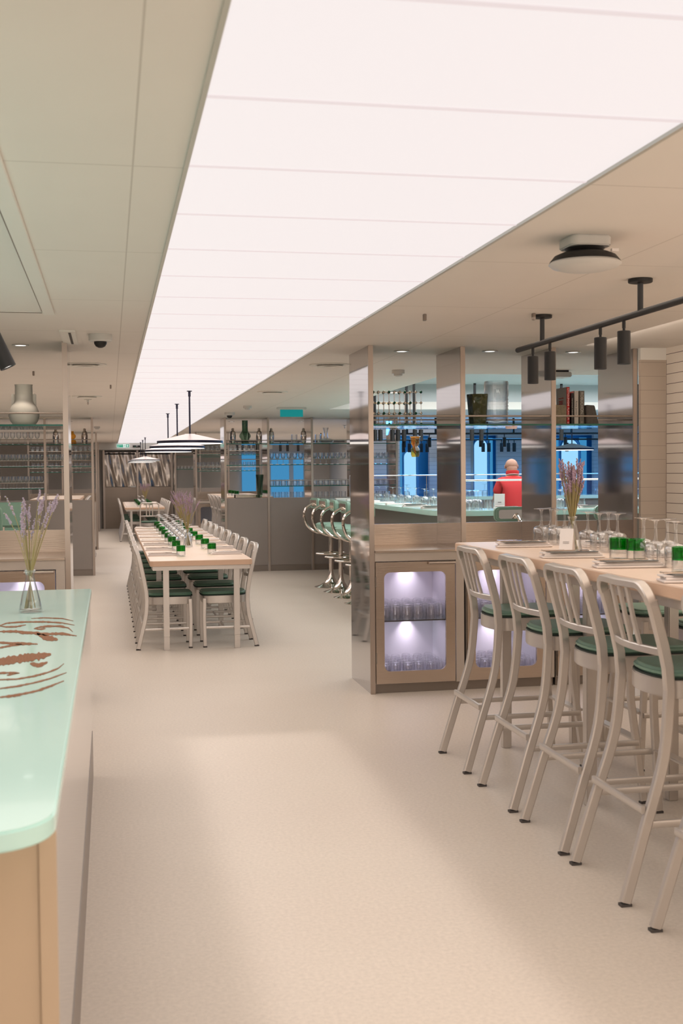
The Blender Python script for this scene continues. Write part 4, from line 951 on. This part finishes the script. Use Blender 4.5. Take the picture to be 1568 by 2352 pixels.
book(3.203, .038, .236, .17, 'taupe', 'thick taupe-spined book at the right end of the row', [('ROBUCHON /', .145, .026), ('\u00a9', .02, .02)], 'cream')
tag(MB().prism([(-.05, 0), (.045, 0), (.045, .135), (-.033, .138), (-.05, .12)], 0, .10, 'y').build('stone_bookend', 'stone', bevel=.004, loc=(3.033, 7.63, 1.762)), 'rough speckled stone bookend left of the red book', 'bookend')
tag(MB().prism([(-.03, 0), (.062, 0), (.03, .135), (-.03, .138)], 0, .10, 'y').build('stone_bookend', 'stone_dark', bevel=.004, loc=(3.255, 7.63, 1.762)), 'dark sloping stone bookend right of the taupe book', 'bookend')
# white handled vase
t = thing('white_vase', 'large matte white vase with two small handles on the left glass shelf', 'vase', (-.527, 7.72, 1.762))
MB().lathe([(.001, 0), (.062, 0), (.085, .03), (.096, .065), (.093, .09), (.078, .125), (.060, .148), (.055, .165), (.054, .255), (.0575, .262), (.052, .262), (.050, .16), (.001, .02)], seg=36, cap=False).build('body', 'ceramic', t, smooth=60)
for s in (-1, 1): MB().box(s * .066 - .011, s * .066 + .011, -.008, .008, .125, .205).build('handle', 'ceramic', t, .005)
# ------------------------------------------------------------------ pendant lamps
def make_pendant():
    t = thing('pendant_lamp', '', 'pendant lamp')
    MB().lathe([(.048, 0), (.055, -.004), (.30, -.060), (.322, -.068), (.318, -.068), (.05, -.008), (.001, -.006)], seg=48, cap=False).build('shade', 'shade', t, smooth=25)
    MB().lathe([(.322, -.068), (.325, -.070), (.325, -.094), (.318, -.094), (.318, -.068)], seg=48, cap=False).build('rim', 'navy', t)
    MB().lathe([(.001, -.086), (.314, -.086), (.314, -.097), (.001, -.097)], seg=48, cap=False).build('diffuser', 'pend_glow', t)
    MB().cyl((0, 0, -.005), (0, 0, 2.27 - 1.845), .0085, 12).build('rod', 'navy', t)
    MB().cyl((0, 0, 2.27 - 1.845 - .055), (0, 0, 2.27 - 1.845 - .003), .013, 12).cyl((0, 0, 2.27 - 1.845 - .006), (0, 0, 2.27 - 1.845 + .001), .026, 16).build('canopy', 'navy', t)
    return t
pend = Proto(make_pendant)
for i, y in enumerate((11.74, 13.94, 16.15)):
    pend.put((.785, y, 1.845), 0, 'conical pendant lamp over the long dining table, %s' % ('nearest and largest in view', 'middle one of the three', 'furthest of the three')[i], 'pendants over the long dining table')
    spot(.785, y, 1.74, 4, 120, (1, .9, .8), 1, r=.2)
for i, y in enumerate((26.6, 28.6, 30.6)):
    pend.put((.785, y, 1.845), 0, 'far conical pendant lamp over the far table, %s of three' % ('nearest', 'middle', 'furthest')[i], 'pendants over the far table')
pend.put((6.70, 16.4, 1.845), 0, 'dark conical pendant lamp seen above the lavender of the high table')

# ------------------------------------------------------------------ track with cylinder spots over the high table
def make_head():
    t = thing('track_spotlight', '', 'spotlight')
    MB().cyl((0, 0, 0), (0, 0, -.045), .008, 12).cyl((0, 0, -.045), (0, 0, -.06), .006, 12).build('stem', 'black', t)
    MB().lathe([(.001, -.058), (.0275, -.058), (.029, -.060), (.029, -.205), (.026, -.205), (.025, -.198)], seg=28, cap=False).build('housing', 'black', t)
    MB().lathe([(.001, -.198), (.025, -.198), (.025, -.200), (.001, -.200)], seg=20, cap=False).build('lens', 'lamp', t)
    return t
head = Proto(make_head)
t = thing('lighting_track', 'black round ceiling track over the high table, upper right', 'track', (2.25, 6.29, 2.125))
MB().cyl((0, 0, 0), (0, -3.9, 0), .0145, 16).ball((0, 0, 0), .0145, 12, 8).build('bar', 'black', t)
for y in (5.91, 4.74, 3.2):
    k = MB().cyl((0, y - 6.29, 0), (0, y - 6.29, .14), .0125, 14).build('hanger', 'black', t)
    MB().lathe([(.001, .128), (.05, .129), (.052, .132), (.052, .144), (.001, .145)], y=y - 6.29, seg=32, cap=False).build('ceiling_rose', 'black', k)
for i, y in enumerate((6.05, 5.80, 5.16, 4.905, 4.2, 3.95)):
    if i > 3: lab = 'black cylinder spotlight on the near track, out past the right picture edge'
    else: lab = 'black cylinder spotlight on the track over the high table, %s from its far end' % ORD[i]
    head.put((2.25, y, 2.125), 0, lab, 'spotlights over the high table')
    spot(2.25, y, 1.905, 2.6, 85, (1, .84, .70), .8)
# angled one on the left
t = thing('lighting_track', 'black track tip on the left ceiling edge, just at the picture border', 'track', (-.62, 5.8, 2.13))
MB().cyl((0, -2.2, 0), (0, 0, 0), .0145, 14).build('bar', 'black', t); MB().cyl((0, -.05, 0), (0, -.05, .14), .0125, 12).build('hanger', 'black', t)
h_ = head.put((-.435, 4.35, 2.02), 0, 'tilted black cylinder spotlight at the left picture edge', None, (0, math.radians(-25), 0))
b_ = MB().cyl((-.62, 4.35, 2.13), (-.435, 4.35, 2.02), .006, 8); MB().cyl((-.185, 0, .11), (0, 0, 0), .006, 8).build('bracket', 'black', h_)

# far right room beyond the second partition
t = thing('lighting_track', 'black ceiling track beyond the right partition shelves', 'track', (2.4, 24.0, 2.1))
MB().cyl((0, 0, 0), (2.4, 0, 0), .0145, 12).build('bar', 'black', t)
for x in (.4, 1.9): MB().cyl((x, 0, 0), (x, 0, .169), .0125, 10).build('hanger', 'black', t)
for q, x in enumerate((2.56, 2.68, 2.80, 2.90, 3.45, 3.60, 3.82)): head.put((x, 24.0, 2.1), 0, 'black cylinder spotlight beyond the right partition shelves, %s from the left' % ORD[q], 'spotlights beyond the right partition')
for x0, x1, lab in ((3.55, 3.95, 'first'), (4.35, 4.85, 'second'), (4.98, 5.25, 'third')):
    tag(MB().box(x0, x1, 32.1, 32.15, .0, 1.98).build('blue_glow_panel', 'blueglow', bevel=.004), 'tall glowing blue wall panel far behind the right partition shelves, %s from the left' % lab, 'light panel')
# tracks over the round bar
for j, y in enumerate((14.8, 17.4, 18.7)):
    x0, x1 = (3.2, 8.4) if j < 1 else (4.2, 8.6)
    zt = (2.055, 2.03, 1.975)[j]; zc = 2.6 if j < 1 else CEIL
    t = thing('lighting_track', 'black ceiling track over the round bar, %s from the camera' % ORD[j], 'track', (x0, y, zt))
    MB().cyl((0, 0, 0), (x1 - x0, 0, 0), .0145, 12).build('bar', 'black', t)
    for x in ((.16, .58, .68, 1.5, 2.7, 3.8) if j < 1 else (.25, .7, 1.95, 2.9)): MB().cyl((x, 0, 0), (x, 0, zc - zt - .001), .018, 10).build('hanger', 'black', t)
    xs = ((3.36, 3.43, 3.59, 3.665, 3.745, 3.89, 3.97, 4.66, 4.79, 5.9), (4.40, 4.80, 5.62, 6.0, 6.65, 7.0), (4.72, 4.82, 5.02, 5.12, 6.08, 6.18, 6.40, 6.52, 6.62, 7.55))[j]
    for q, x in enumerate(xs):
        head.put((x, y, zt), 0, 'black cylinder spotlight over the round bar, %s track, %s from the left' % (('near', 'middle', 'rear')[j], ORD[q]), 'spotlights over the round bar')
    for x in (x0 + 1, x0 + 2.6): spot(x, y - .3, zt - .24, 20, 95, (.9, .95, 1), .8)

# ------------------------------------------------------------------ ceiling fittings
def make_downlight():
    t = thing('downlight', '', 'downlight')
    MB().lathe([(.034, -.001), (.052, -.001), (.054, -.005), (.036, -.006)], seg=28, cap=False).build('ring', 'white', t)
    MB().lathe([(.001, -.004), (.034, -.004), (.034, -.002), (.001, -.002)], seg=20, cap=False).build('lens', 'lamp', t)
    return t
dl = Proto(make_downlight)
for (x, y), lab in (((1.953, 7.77), 'above the ball-and-rod rack'), ((2.555, 7.70), 'above the ribbed glass jar'), ((3.157, 7.70), 'above the cookbooks'), ((-.538, 7.67), 'above the white handled vase')):
    dl.put((x, y, CEIL), 0, 'small round recessed downlight ' + lab); spot(x, y, CEIL - .02, 7, 110, (1, .85, .72), 1)
for (x, y), lab in (((3.9, 12.0), 'left in the coffer over the bar'), ((5.0, 13.6), 'middle of the coffer over the bar'), ((6.6, 11.8), 'right in the coffer over the bar')):
    dl.put((x, y, 2.6), 0, 'round downlight, ' + lab)
for (x, y), lab in (((1.9, 18.6), 'beyond the first right laminate panel'), ((3.0, 18.5), 'beyond the second right laminate panel'), ((3.9, 18.4), 'beyond the fourth right laminate panel'), ((-.6, 18.6), 'beyond the left laminate panels')):
    dl.put((x, y, CEIL), 0, 'small round downlight ' + lab)
def make_cam():
    t = thing('dome_camera', '', 'camera')
    MB().lathe([(.001, 0), (.068, 0), (.068, -.036), (.060, -.043), (.001, -.043)], seg=32, cap=False).build('base', 'white', t)
    MB().lathe([(.037, -.042), (.036, -.055), (.027, -.070), (.012, -.078), (.001, -.079)], seg=24, cap=False).build('dome', 'black', t, smooth=60)
    return t
dcam = Proto(make_cam)
dcam.put((-.042, 7.05, CEIL), 0, 'white ceiling dome camera left of the luminous strip')
dcam.put((1.588, 15.8, CEIL), 0, 'white ceiling dome camera at the far right of the luminous strip')
def make_det():
    t = thing('smoke_detector', '', 'smoke detector')
    MB().lathe([(.001, 0), (.052, 0), (.052, -.030), (.001, -.030)], seg=28, cap=False).build('base', 'white', t)
    MB().lathe([(.036, -.030), (.034, -.045), (.02, -.052), (.001, -.053)], seg=20, cap=False).build('sensor', 'white', t)
    return t
det = Proto(make_det)
det.put((2.29, 9.23, CEIL), 0, 'white cylindrical smoke detector above the bar stools, right of the aisle-end upright')
det.put((1.652, 14.26, CEIL), 0, 'small white smoke detector near the teal hanging sign')
det.put((-.20, 20.5, CEIL), 0, 'small white smoke detector on the far left ceiling')
def make_diff():
    t = thing('ceiling_diffuser', '', 'air diffuser')
    MB().lathe([(.001, -.003), (.13, -.003), (.15, -.010), (.155, -.008), (.155, 0)], seg=40, cap=False).build('disc', 'ceil_light', t)
    MB().lathe([(.075, -.008), (.105, -.020), (.110, -.018), (.08, -.004)], seg=36, cap=False).build('ring', 'ceil_light', t)
    return t
dif = Proto(make_diff)
for (x, y), lab in (((-.165, 8.95), 'left of the luminous strip, beyond the tall left upright'), ((-.221, 12.6), 'further left ceiling above the sprinkler'), ((1.65, 8.8), 'left of the aisle-end upright of the right partition'), ((1.62, 11.8), 'right of the luminous strip, midway to the teal sign')):
    dif.put((x, y, CEIL), 0, 'round flat white ceiling diffuser, ' + lab)
def make_sprk():
    t = thing('sprinkler', '', 'sprinkler')
    MB().lathe([(.001, 0), (.04, 0), (.04, -.006), (.012, -.010), (.012, -.03), (.001, -.03)], seg=20, cap=False).build('rosette', 'white', t)
    MB().cyl((0, 0, -.028), (0, 0, -.06), .007, 8, .003).cyl((0, 0, -.045), (0, 0, -.047), .016, 12).build('head', 'silver', t); return t
spk = Proto(make_sprk)
spk.put((-.221, 13.1, CEIL), 0, 'metal sprinkler head on the left ceiling'); spk.put((4.0, 20, CEIL), 0, 'metal sprinkler head on the far right ceiling')
def clip(x, y, lab):
    tag(MB().box(x - .008, x + .008, y - .012, y + .012, CEIL - .035, CEIL).build('ceiling_pin', 'plinth', bevel=.002), lab, 'ceiling fitting')
clip(-.578, 9.6, 'tiny grey pin on the ceiling above the white vase'); clip(1.62, 5.95, 'tiny grey pin beside the luminous strip'); clip(2.18, 5.85, 'tiny grey pin on the right ceiling beside the first ceiling rose'); clip(.02, 11.0, 'tiny grey pin left of the luminous strip')
# speaker with a drooping dish
t = thing('ceiling_speaker', 'white saucer-shaped ceiling speaker with black throat, upper right', 'speaker', (1.66, 3.94, CEIL))
MB().prism(rrect(-.075, .075, -.075, .075, .03, 4), -.036, 0).build('mounting_plate', 'white', t, .004)
MB().lathe([(.070, -.036), (.060, -.050), (.085, -.054), (.108, -.064), (.124, -.084), (.118, -.082), (.001, -.07)], seg=36, cap=False).build('throat', 'black', t)
MB().lathe([(.08, -.066), (.105, -.073), (.124, -.0865), (.128, -.092), (.115, -.102), (.08, -.112), (.04, -.118), (.001, -.12)], seg=40, cap=False).build('dish', 'white', t, smooth=60)
MB().box(.05, .075, -.118, -.105, -.066, -.056).build('badge', 'paper', t)
# projector-like box on the ceiling behind the books
t = thing('ceiling_projector', 'slim pale box hanging from the ceiling above the cookbooks', 'projector', (3.62, 9.2, CEIL))
MB().box(-.10, .10, -.1, .1, -.055, -.015).build('case', 'white', t, .006); MB().box(-.09, .08, -.08, .08, -.015, 0).build('bracket', 'black', t)
# hanging teal sign and far signs
t = thing('hanging_sign', 'teal translucent sign hanging from a white ceiling box, right of the luminous strip', 'sign', (2.245, 14.6, CEIL))
MB().box(-.185, .185, -.03, .03, -.028, 0).build('ceiling_box', 'white', t, .004)
MB().box(-.145, .145, -.004, .004, -.118, -.028).build('sign_face', 'teal', t, .002)
t = thing('exit_sign', 'green and white exit sign with running man and arrow at the far aisle end', 'sign', (.35, 31.40, 2.20))
MB().box(-.16, .16, -.01, .018, -.045, .045).build('plate', 'signwhite', t, .002)
MB().box(-.155, .005, -.013, -.0095, -.038, .038).box(.075, .155, -.013, -.0095, -.038, .038).build('green_field', 'signgreen', t)
text('EMERGENCY', .026, (-.075, -.0135, .016), (PI / 2, 0, 0), 'signwhite', t); text('EXIT', .026, (-.118, -.0135, -.016), (PI / 2, 0, 0), 'signwhite', t)
MB().prism([(.115, .03), (.085, 0), (.105, 0), (.105, -.03), (.125, -.03), (.125, 0), (.145, 0)], -.0155, -.0132, 'y').build('arrow', 'signwhite', t)
m_ = MB(); m_.cyl((.043, -.0135, .024), (.043, -.011, .024), .007, 10)
for p, q in (((.04, .016), (.033, -.006)), ((.033, -.006), (.05, -.018)), ((.05, -.018), (.044, -.034)), ((.033, -.006), (.022, -.02)), ((.022, -.02), (.012, -.022)), ((.04, .012), (.056, .002)), ((.04, .012), (.026, .004))):
    m_.cyl((p[0], -.012, p[1]), (q[0], -.012, q[1]), .0035, 6)
m_.build('running_man', 'signgreen', t)
t = thing('direction_sign', 'small dark sign with a green dot beside the far exit sign', 'sign', (.70, 31.40, 2.185))
MB().box(-.095, .095, -.008, .018, -.024, .024).build('plate', 'black', t, .002); MB().box(-.01, .03, -.0095, -.0075, 0, .012).build('print', 'paper', t); MB().box(-.045, -.025, -.0095, -.0075, -.018, -.008).build('green_dot', 'signgreen', t)

# ------------------------------------------------------------------ round bar
RB = dict(x0=3.0, x1=8.3, y0=10.55, y1=17.15)
t = thing('mint_bar', 'large ring-shaped bar with a mint resin top behind the right partition', 'bar', (0, 0, 0))
def ring(z0, z1, g, wi, r=.35):
    o = rrect(RB['x0'] + g, RB['x1'] - g, RB['y0'] + g, RB['y1'] - g, r, 8); i = rrect(RB['x0'] + wi, RB['x1'] - wi, RB['y0'] + wi, RB['y1'] - wi, r * .5, 8)
    n = len(o); vs = [(x, y, z0) for x, y in o] + [(x, y, z0) for x, y in i] + [(x, y, z1) for x, y in o] + [(x, y, z1) for x, y in i]; fs = []
    for k in range(n):
        j = (k + 1) % n
        fs += [(k, j, n + j, n + k), (2 * n + k, 2 * n + j, 3 * n + j, 3 * n + k), (k, j, 2 * n + j, 2 * n + k), (n + k, n + j, 3 * n + j, 3 * n + k)]
    bb = MB(); bb.add(vs, fs); return bb
ring(1.03, 1.08, 0, .62).build('bar_top', 'mint', t, .004)
ring(.10, 1.03, .25, .55).build('bar_front', 'laminate', t); ring(0, .10, .28, .52).build('plinth', 'plinth', t)
def screen(x0, x1, y, z0, z1, lab):
    t = thing('glass_screen', lab, 'glass screen', (x0, y, z0))
    MB().box(0, x1 - x0, -.003, .003, .02, z1 - z0).build('pane', 'pane', t)
    MB().cyl((0, 0, z1 - z0), (x1 - x0, 0, z1 - z0), .009).build('top_rail', 'chrome', t)
    for k in range(5): x = (x1 - x0) * k / 4; MB().cyl((x, .01, 0), (x, .01, z1 - z0), .007).build('post', 'chrome', t)
screen(3.4, 8.0, 11.08, 1.081, 1.36, 'low clear glass screen with chrome rail, near side of the mint bar')
screen(3.4, 8.0, 16.65, 1.081, 1.40, 'low clear glass screen along the far side of the mint bar')
t = thing('work_counter', 'steel and mint inner counter in the middle of the ring bar', 'counter', (0, 0, 0))
MB().box(4.2, 7.2, 13.9, 14.7, .90, .94).build('countertop', 'mint_edge', t, .004); MB().box(4.25, 7.15, 13.95, 14.65, 0, .90).build('body', 'brushed', t)
# glass partition post right of the person
tag(MB().box(4.745, 4.775, 12.4, 12.43, 0, 2.6).build('steel_post', 'steel_edge', bevel=.003), 'slim steel post rising behind the mint bar, left of the person in red', 'post')
# bar stools with chrome arcs
def make_tulip():
    t = thing('swivel_stool', '', 'stool')
    MB().lathe([(.001, 0), (.215, 0), (.215, .006), (.15, .025), (.08, .065), (.045, .12), (.031, .18), (.028, .20)], seg=36, cap=False).build('trumpet_base', 'chrome', t, smooth=60)
    MB().cyl((0, 0, .19), (0, 0, .70), .027, 20).build('column', 'chrome', t)
    rg = [(.19 * math.cos(2 * PI * k / 32), .19 * math.sin(2 * PI * k / 32), .43) for k in range(32)]
    fr = MB().sweep(rg, .020, .020, (0, 0, 1), 'tube', True).build('foot_ring', 'chrome', t)
    MB().cyl((-.19, 0, .43), (.19, 0, .43), .008).cyl((0, -.19, .43), (0, .19, .43), .008).build('spoke', 'chrome', fr)
    MB().lathe([(.001, .70), (.17, .70), (.195, .715), (.20, .76), (.195, .80), (.165, .818), (.001, .822)], seg=36, cap=False).build('seat', 'vinyl_mint', t, smooth=50)
    P = smooth_path([(-.02, 0, .69), (-.18, 0, .70), (-.30, 0, .78), (-.345, 0, .90), (-.32, 0, 1.0), (-.225, 0, 1.06)], 6)
    MB().sweep(P, .034, .034, (0, 1, 0), 'tube').build('arc_tube', 'chrome', t)
    # back pad: green frame around a polished plate
    vs = []
    MB().prism([(y, z) for y, z in rrect(-.20, .20, 1.0, 1.13, .045, 5)], -.225, -.17, 'x').build('backrest', 'vinyl_mint', t, .012)
    MB().prism([(y, z) for y, z in rrect(-.165, .165, 1.025, 1.105, .02, 4)], -.2275, -.222, 'x').build('back_plate', 'chrome', t)
    return t
tulip = Proto(make_tulip)
for i, y in enumerate((14.62, 13.98, 13.34, 12.7, 12.06, 11.42)):
    tulip.put((2.735, y, 0), random.uniform(-.1, .1), 'chrome mint-seated stool, left side of the ring bar, %s from its far end' % ORD[i], 'swivel stools at the ring bar')
for i, x in enumerate((3.55, 4.50, 5.4)):
    tulip.put((x, 10.2, 0), PI / 2, 'chrome swivel stool with mint back, near side of the ring bar, %s from left' % ORD[i], 'swivel stools at the ring bar')
# place settings and glasses on the bar
for k in range(7):
    y = 11.3 + .75 * k
    setting(3.16, y, 1.0805, PI / 2 * 0, 'left side of the ring bar, %s from its near corner' % ORD[k], 'on the left side of the ring bar', 'near' if k < 2 else 'far')
    for a, b_ in ((.32, 0), (.32, .1), (.42, .05), (.42, -.07)):
        put('clear_tumbler', CLEAR, (3.14 + a, y + b_ + .12, 1.0805), 'clear tumbler in the cluster along the left side of the ring bar', 'glass', 'tumblers along the left side of the ring bar')
    for a, b_ in ((.38, -.2), (.3, -.12)):
        put('wine_glass', WINE, (3.14 + a, y + b_, 1.0805), 'upside-down stemmed glass along the left side of the ring bar', 'glass', 'stemmed glasses along the left side of the ring bar')
for k, x in enumerate((3.75, 4.6, 5.5, 6.3)):
    setting(x, 10.78, 1.0805, 0, 'near side of the ring bar, %s from the left' % ORD[k], 'on the near side of the ring bar')
    for a, b_ in ((-.14, .25), (-.02, .25), (-.26, .25), (-.08, .34), (-.2, .34)):
        put('clear_tumbler', CLEAR, (x + a, 10.72 + b_, 1.0805), 'clear tumbler in the cluster along the near side of the ring bar', 'glass', 'tumblers along the near side of the ring bar')
    for a in (-.3, -.22, -.36):
        put('wine_glass', WINE, (x + a, 10.98 - a * .2, 1.0805), 'upside-down stemmed glass along the near side of the ring bar', 'glass', 'stemmed glasses along the near side of the ring bar')
for k in range(12):
    put('wine_glass', WINE, (4.0 + .3 * k, 16.85, 1.0805), 'upside-down stemmed glass, %s from the left, far side of the ring bar' % (ORD + ['eleventh', 'twelfth'])[k], 'glass', 'stemmed glasses on the far side of the ring bar')
for i, (x, y, lab) in enumerate(((3.69, 10.85, 'on the near side of the mint bar beside the dark napkin'), (4.75, 12.0, 'beside the person in red'))):
    if i: continue
    t = thing('menu_card', 'white standing menu card ' + lab, 'menu card', (x, y, 1.0805), .1)
    MB().box(-.055, .055, -.002, .002, .0, .15).build('card', 'paper', t); MB().box(-.04, .04, -.02, .02, 0, .03).build('holder', 'white', t, .003)
    MB().box(-.018, .018, -.0035, -.002, .065, .071).build('print_line', 'ink', t)
tag(MB().lathe([(.001, 0), (.04, 0), (.05, .03), (.05, .09), (.03, .12), (.05, .15), (.055, .2), (.05, .22), (.065, .23), (.06, .235), (.001, .02)], seg=24, cap=False).build('amber_lantern', 'amber', loc=(3.42, 13.0, 1.62), smooth=60), 'amber glass lantern hanging over the ring bar', 'lantern')
o = bpy.data.objects[ 'amber_lantern']; MB().cyl((0, 0, .23), (0, 0, .98), .003, 6).build('cord', 'black', o)
put('storage_jar', me_clear(.07, .16), (7.0, 16.9, 1.0805), 'clear lidded glass jar at the right end of the far bar side', 'jar')

# ------------------------------------------------------------------ the person in red behind the bar
def skin_body(name, pts, edges, radii, m, parent=None, sub=2):
    me = bpy.data.meshes.new(name); me.from_pydata(pts, edges, []); o = bpy.data.objects.new(name, me); C.objects.link(o)
    sk = o.modifiers.new('skin', 'SKIN'); sk.use_smooth_shade = True
    for i, r_ in enumerate(radii):
        rr = r_ if isinstance(r_, tuple) else (r_, r_)
        me.skin_vertices[0].data[i].radius = rr
    me.skin_vertices[0].data[0].use_root = True
    ss = o.modifiers.new('sub', 'SUBSURF'); ss.levels = sub; ss.render_levels = sub
    bpy.context.view_layer.update()
    nm = bpy.data.meshes.new_from_object(o.evaluated_get(bpy.context.evaluated_depsgraph_get()))
    bpy.data.objects.remove(o); nm.materials.clear(); nm.materials.append(M[m]); nm.name = name
    return link(name, nm, parent)
per = thing('person', 'shaven-headed person in a red polo shirt, seen from behind at the mint bar', 'person', (4.635, 13.1, 0), math.radians(-8))
# pelvis, spine, neck, head; leaning a little forward (+y) over the work counter
bp = [(0, 0, .88), (0, 0, 1.02), (0, .03, 1.18), (0, .07, 1.32), (0, .10, 1.385), (0, .125, 1.45), (0, .15, 1.53),
      (-.10, 0, .84), (-.11, .01, .46), (-.11, -.03, .08), (-.11, .10, .035), (.10, 0, .84), (.11, .01, .46), (.11, -.03, .08), (.11, .10, .035),
      (-.15, .07, 1.32), (-.205, .10, 1.08), (-.19, .33, 1.0), (-.17, .40, .985), (.15, .07, 1.32), (.205, .10, 1.08), (.19, .33, 1.0), (.17, .40, .985)]
be = [(0, 1), (1, 2), (2, 3), (3, 4), (4, 5), (5, 6), (0, 7), (7, 8), (8, 9), (9, 10), (0, 11), (11, 12), (12, 13), (13, 14), (3, 15), (15, 16), (16, 17), (17, 18), (3, 19), (19, 20), (20, 21), (21, 22)]
br = [(.14, .11), (.13, .10), (.14, .11), (.13, .10), (.055, .055), (.07, .08), (.078, .09), .085, .058, .04, .035, .085, .058, .04, .035, .055, .042, .034, .028, .055, .042, .034, .028]
body = skin_body('body', bp, be, br, 'skin', per)
MB().ball((0, .15, 1.515), .078, 16, 12, (.95, 1.12, 1.0)).build('head', 'skin', body, smooth=60)
for s in (-1, 1):
    MB().ball((s * .076, .15, 1.50), .02, 8, 6, (.4, .9, 1.3)).build('ear', 'skin', body, smooth=60)
    h_ = MB().ball((s * .165, .435, .98), .034, 10, 6, (1.0, 1.25, .5))
    for q in range(4):
        x = s * .165 + (q - 1.5) * .018; Lf = (.06, .072, .068, .052)[q]
        h_.cyl((x, .465, .984), (x, .465 + Lf * .6, .978), .0085, 8, .0078).cyl((x, .465 + Lf * .6, .978), (x, .465 + Lf, .962), .0078, 8, .006)
    h_.cyl((s * .165 - s * .028, .435, .98), (s * .165 - s * .052, .475, .968), .010, 8, .008); h_.build('hand', 'skin', body, smooth=60)
MB().ball((0, .235, 1.50), .014, 8, 6, (.8, 1, 1.4)).build('nose', 'skin', body, smooth=60)
sp = [(0, 0, .90), (0, 0, 1.02), (0, .03, 1.18), (0, .07, 1.31), (0, .095, 1.37), (-.145, .07, 1.315), (-.195, .09, 1.17), (.145, .07, 1.315), (.195, .09, 1.17)]
shirt = skin_body('polo_shirt', sp, [(0, 1), (1, 2), (2, 3), (3, 4), (3, 5), (5, 6), (3, 7), (7, 8)], [(.155, .13), (.145, .125), (.15, .13), (.14, .115), (.07, .07), (.068, .068), (.058, .058), (.068, .068), (.058, .058)], 'redcloth', per)
cl_ = [(.070 * math.cos(2 * PI * k / 24), .10 + .068 * math.sin(2 * PI * k / 24), 1.425 - .012 * math.sin(2 * PI * k / 24)) for k in range(24)]
MB().sweep(cl_, .045, .014, (0, 0, 1), True, True).build('collar', 'redcloth', shirt); MB().sweep([(x * 1.06, (y - .1) * 1.06 + .1, z - .022) for x, y, z in cl_], .006, .014, (0, 0, 1), True, True).build('collar_stripe', 'white', shirt)
tp = [(0, 0, .90), (-.10, 0, .82), (-.11, .01, .46), (-.11, -.03, .10), (.10, 0, .82), (.11, .01, .46), (.11, -.03, .10)]
skin_body('trousers', tp, [(0, 1), (1, 2), (2, 3), (0, 4), (4, 5), (5, 6)], [(.15, .12), .098, .075, .06, .098, .075, .06], 'dark', per)
for s in (-1, 1): MB().box(s * .11 - .045, s * .11 + .045, -.08, .18, 0, .075).build('shoe', 'black', per, .02, seg=3)

# ------------------------------------------------------------------ green booths on the left
def make_booth():
    t = thing('booth_chair', '', 'chair')
    MB().prism(rrect(-.30, .30, .76, 1.09, .05, 5), -.06, .05, 'y').build('headrest', 'vinyl_light', t, .02)
    MB().prism(rrect(-.30, .30, .46, .755, .04, 5), -.05, .06, 'y').build('backrest', 'vinyl_light', t, .02)
    MB().prism(rrect(-.30, .30, .02, .55, .05, 5), .36, .47).build('seat', 'vinyl_light', t, .02)
    for s in (-1, 1):
        MB().sweep([(s * .32, -.08, 0.006), (s * .32, -.03, .5), (s * .32, -.055, .86)], .02, .03, (1, 0, 0)).build('side_frame', 'chrome', t)
        MB().sweep([(s * .32, .52, .006), (s * .32, .5, .42), (s * .32, -.02, .42)], .02, .03, (1, 0, 0)).build('side_frame', 'chrome', t)
    return t
booth = Proto(make_booth)
for i, (x, y, rz, lab) in enumerate(((-1.52, 14.0, 0, 'nearest, at the left picture edge'), (-1.42, 16.3, PI, 'facing the camera beyond the booth table'), (-2.3, 12.4, 0, 'out past the left picture edge, nearer'), (-1.30, 11.3, 0, 'lower left behind the steel ledge'))):
    if i > 1: continue
    booth.put((x, y, 0), rz, 'high-backed green padded booth chair, ' + lab, 'green booth chairs')
t = table('booth_table', 'pale wood table between the two green booth chairs', .9, .7, .74, [(x, y) for x in (-.22, .22) for y in (.1, .8)]); t.location = (-1.28, 14.75, 0)
setting(-1.1, 15.0, .741, PI / 2, 'on the booth table', 'on the booth table', 'far')
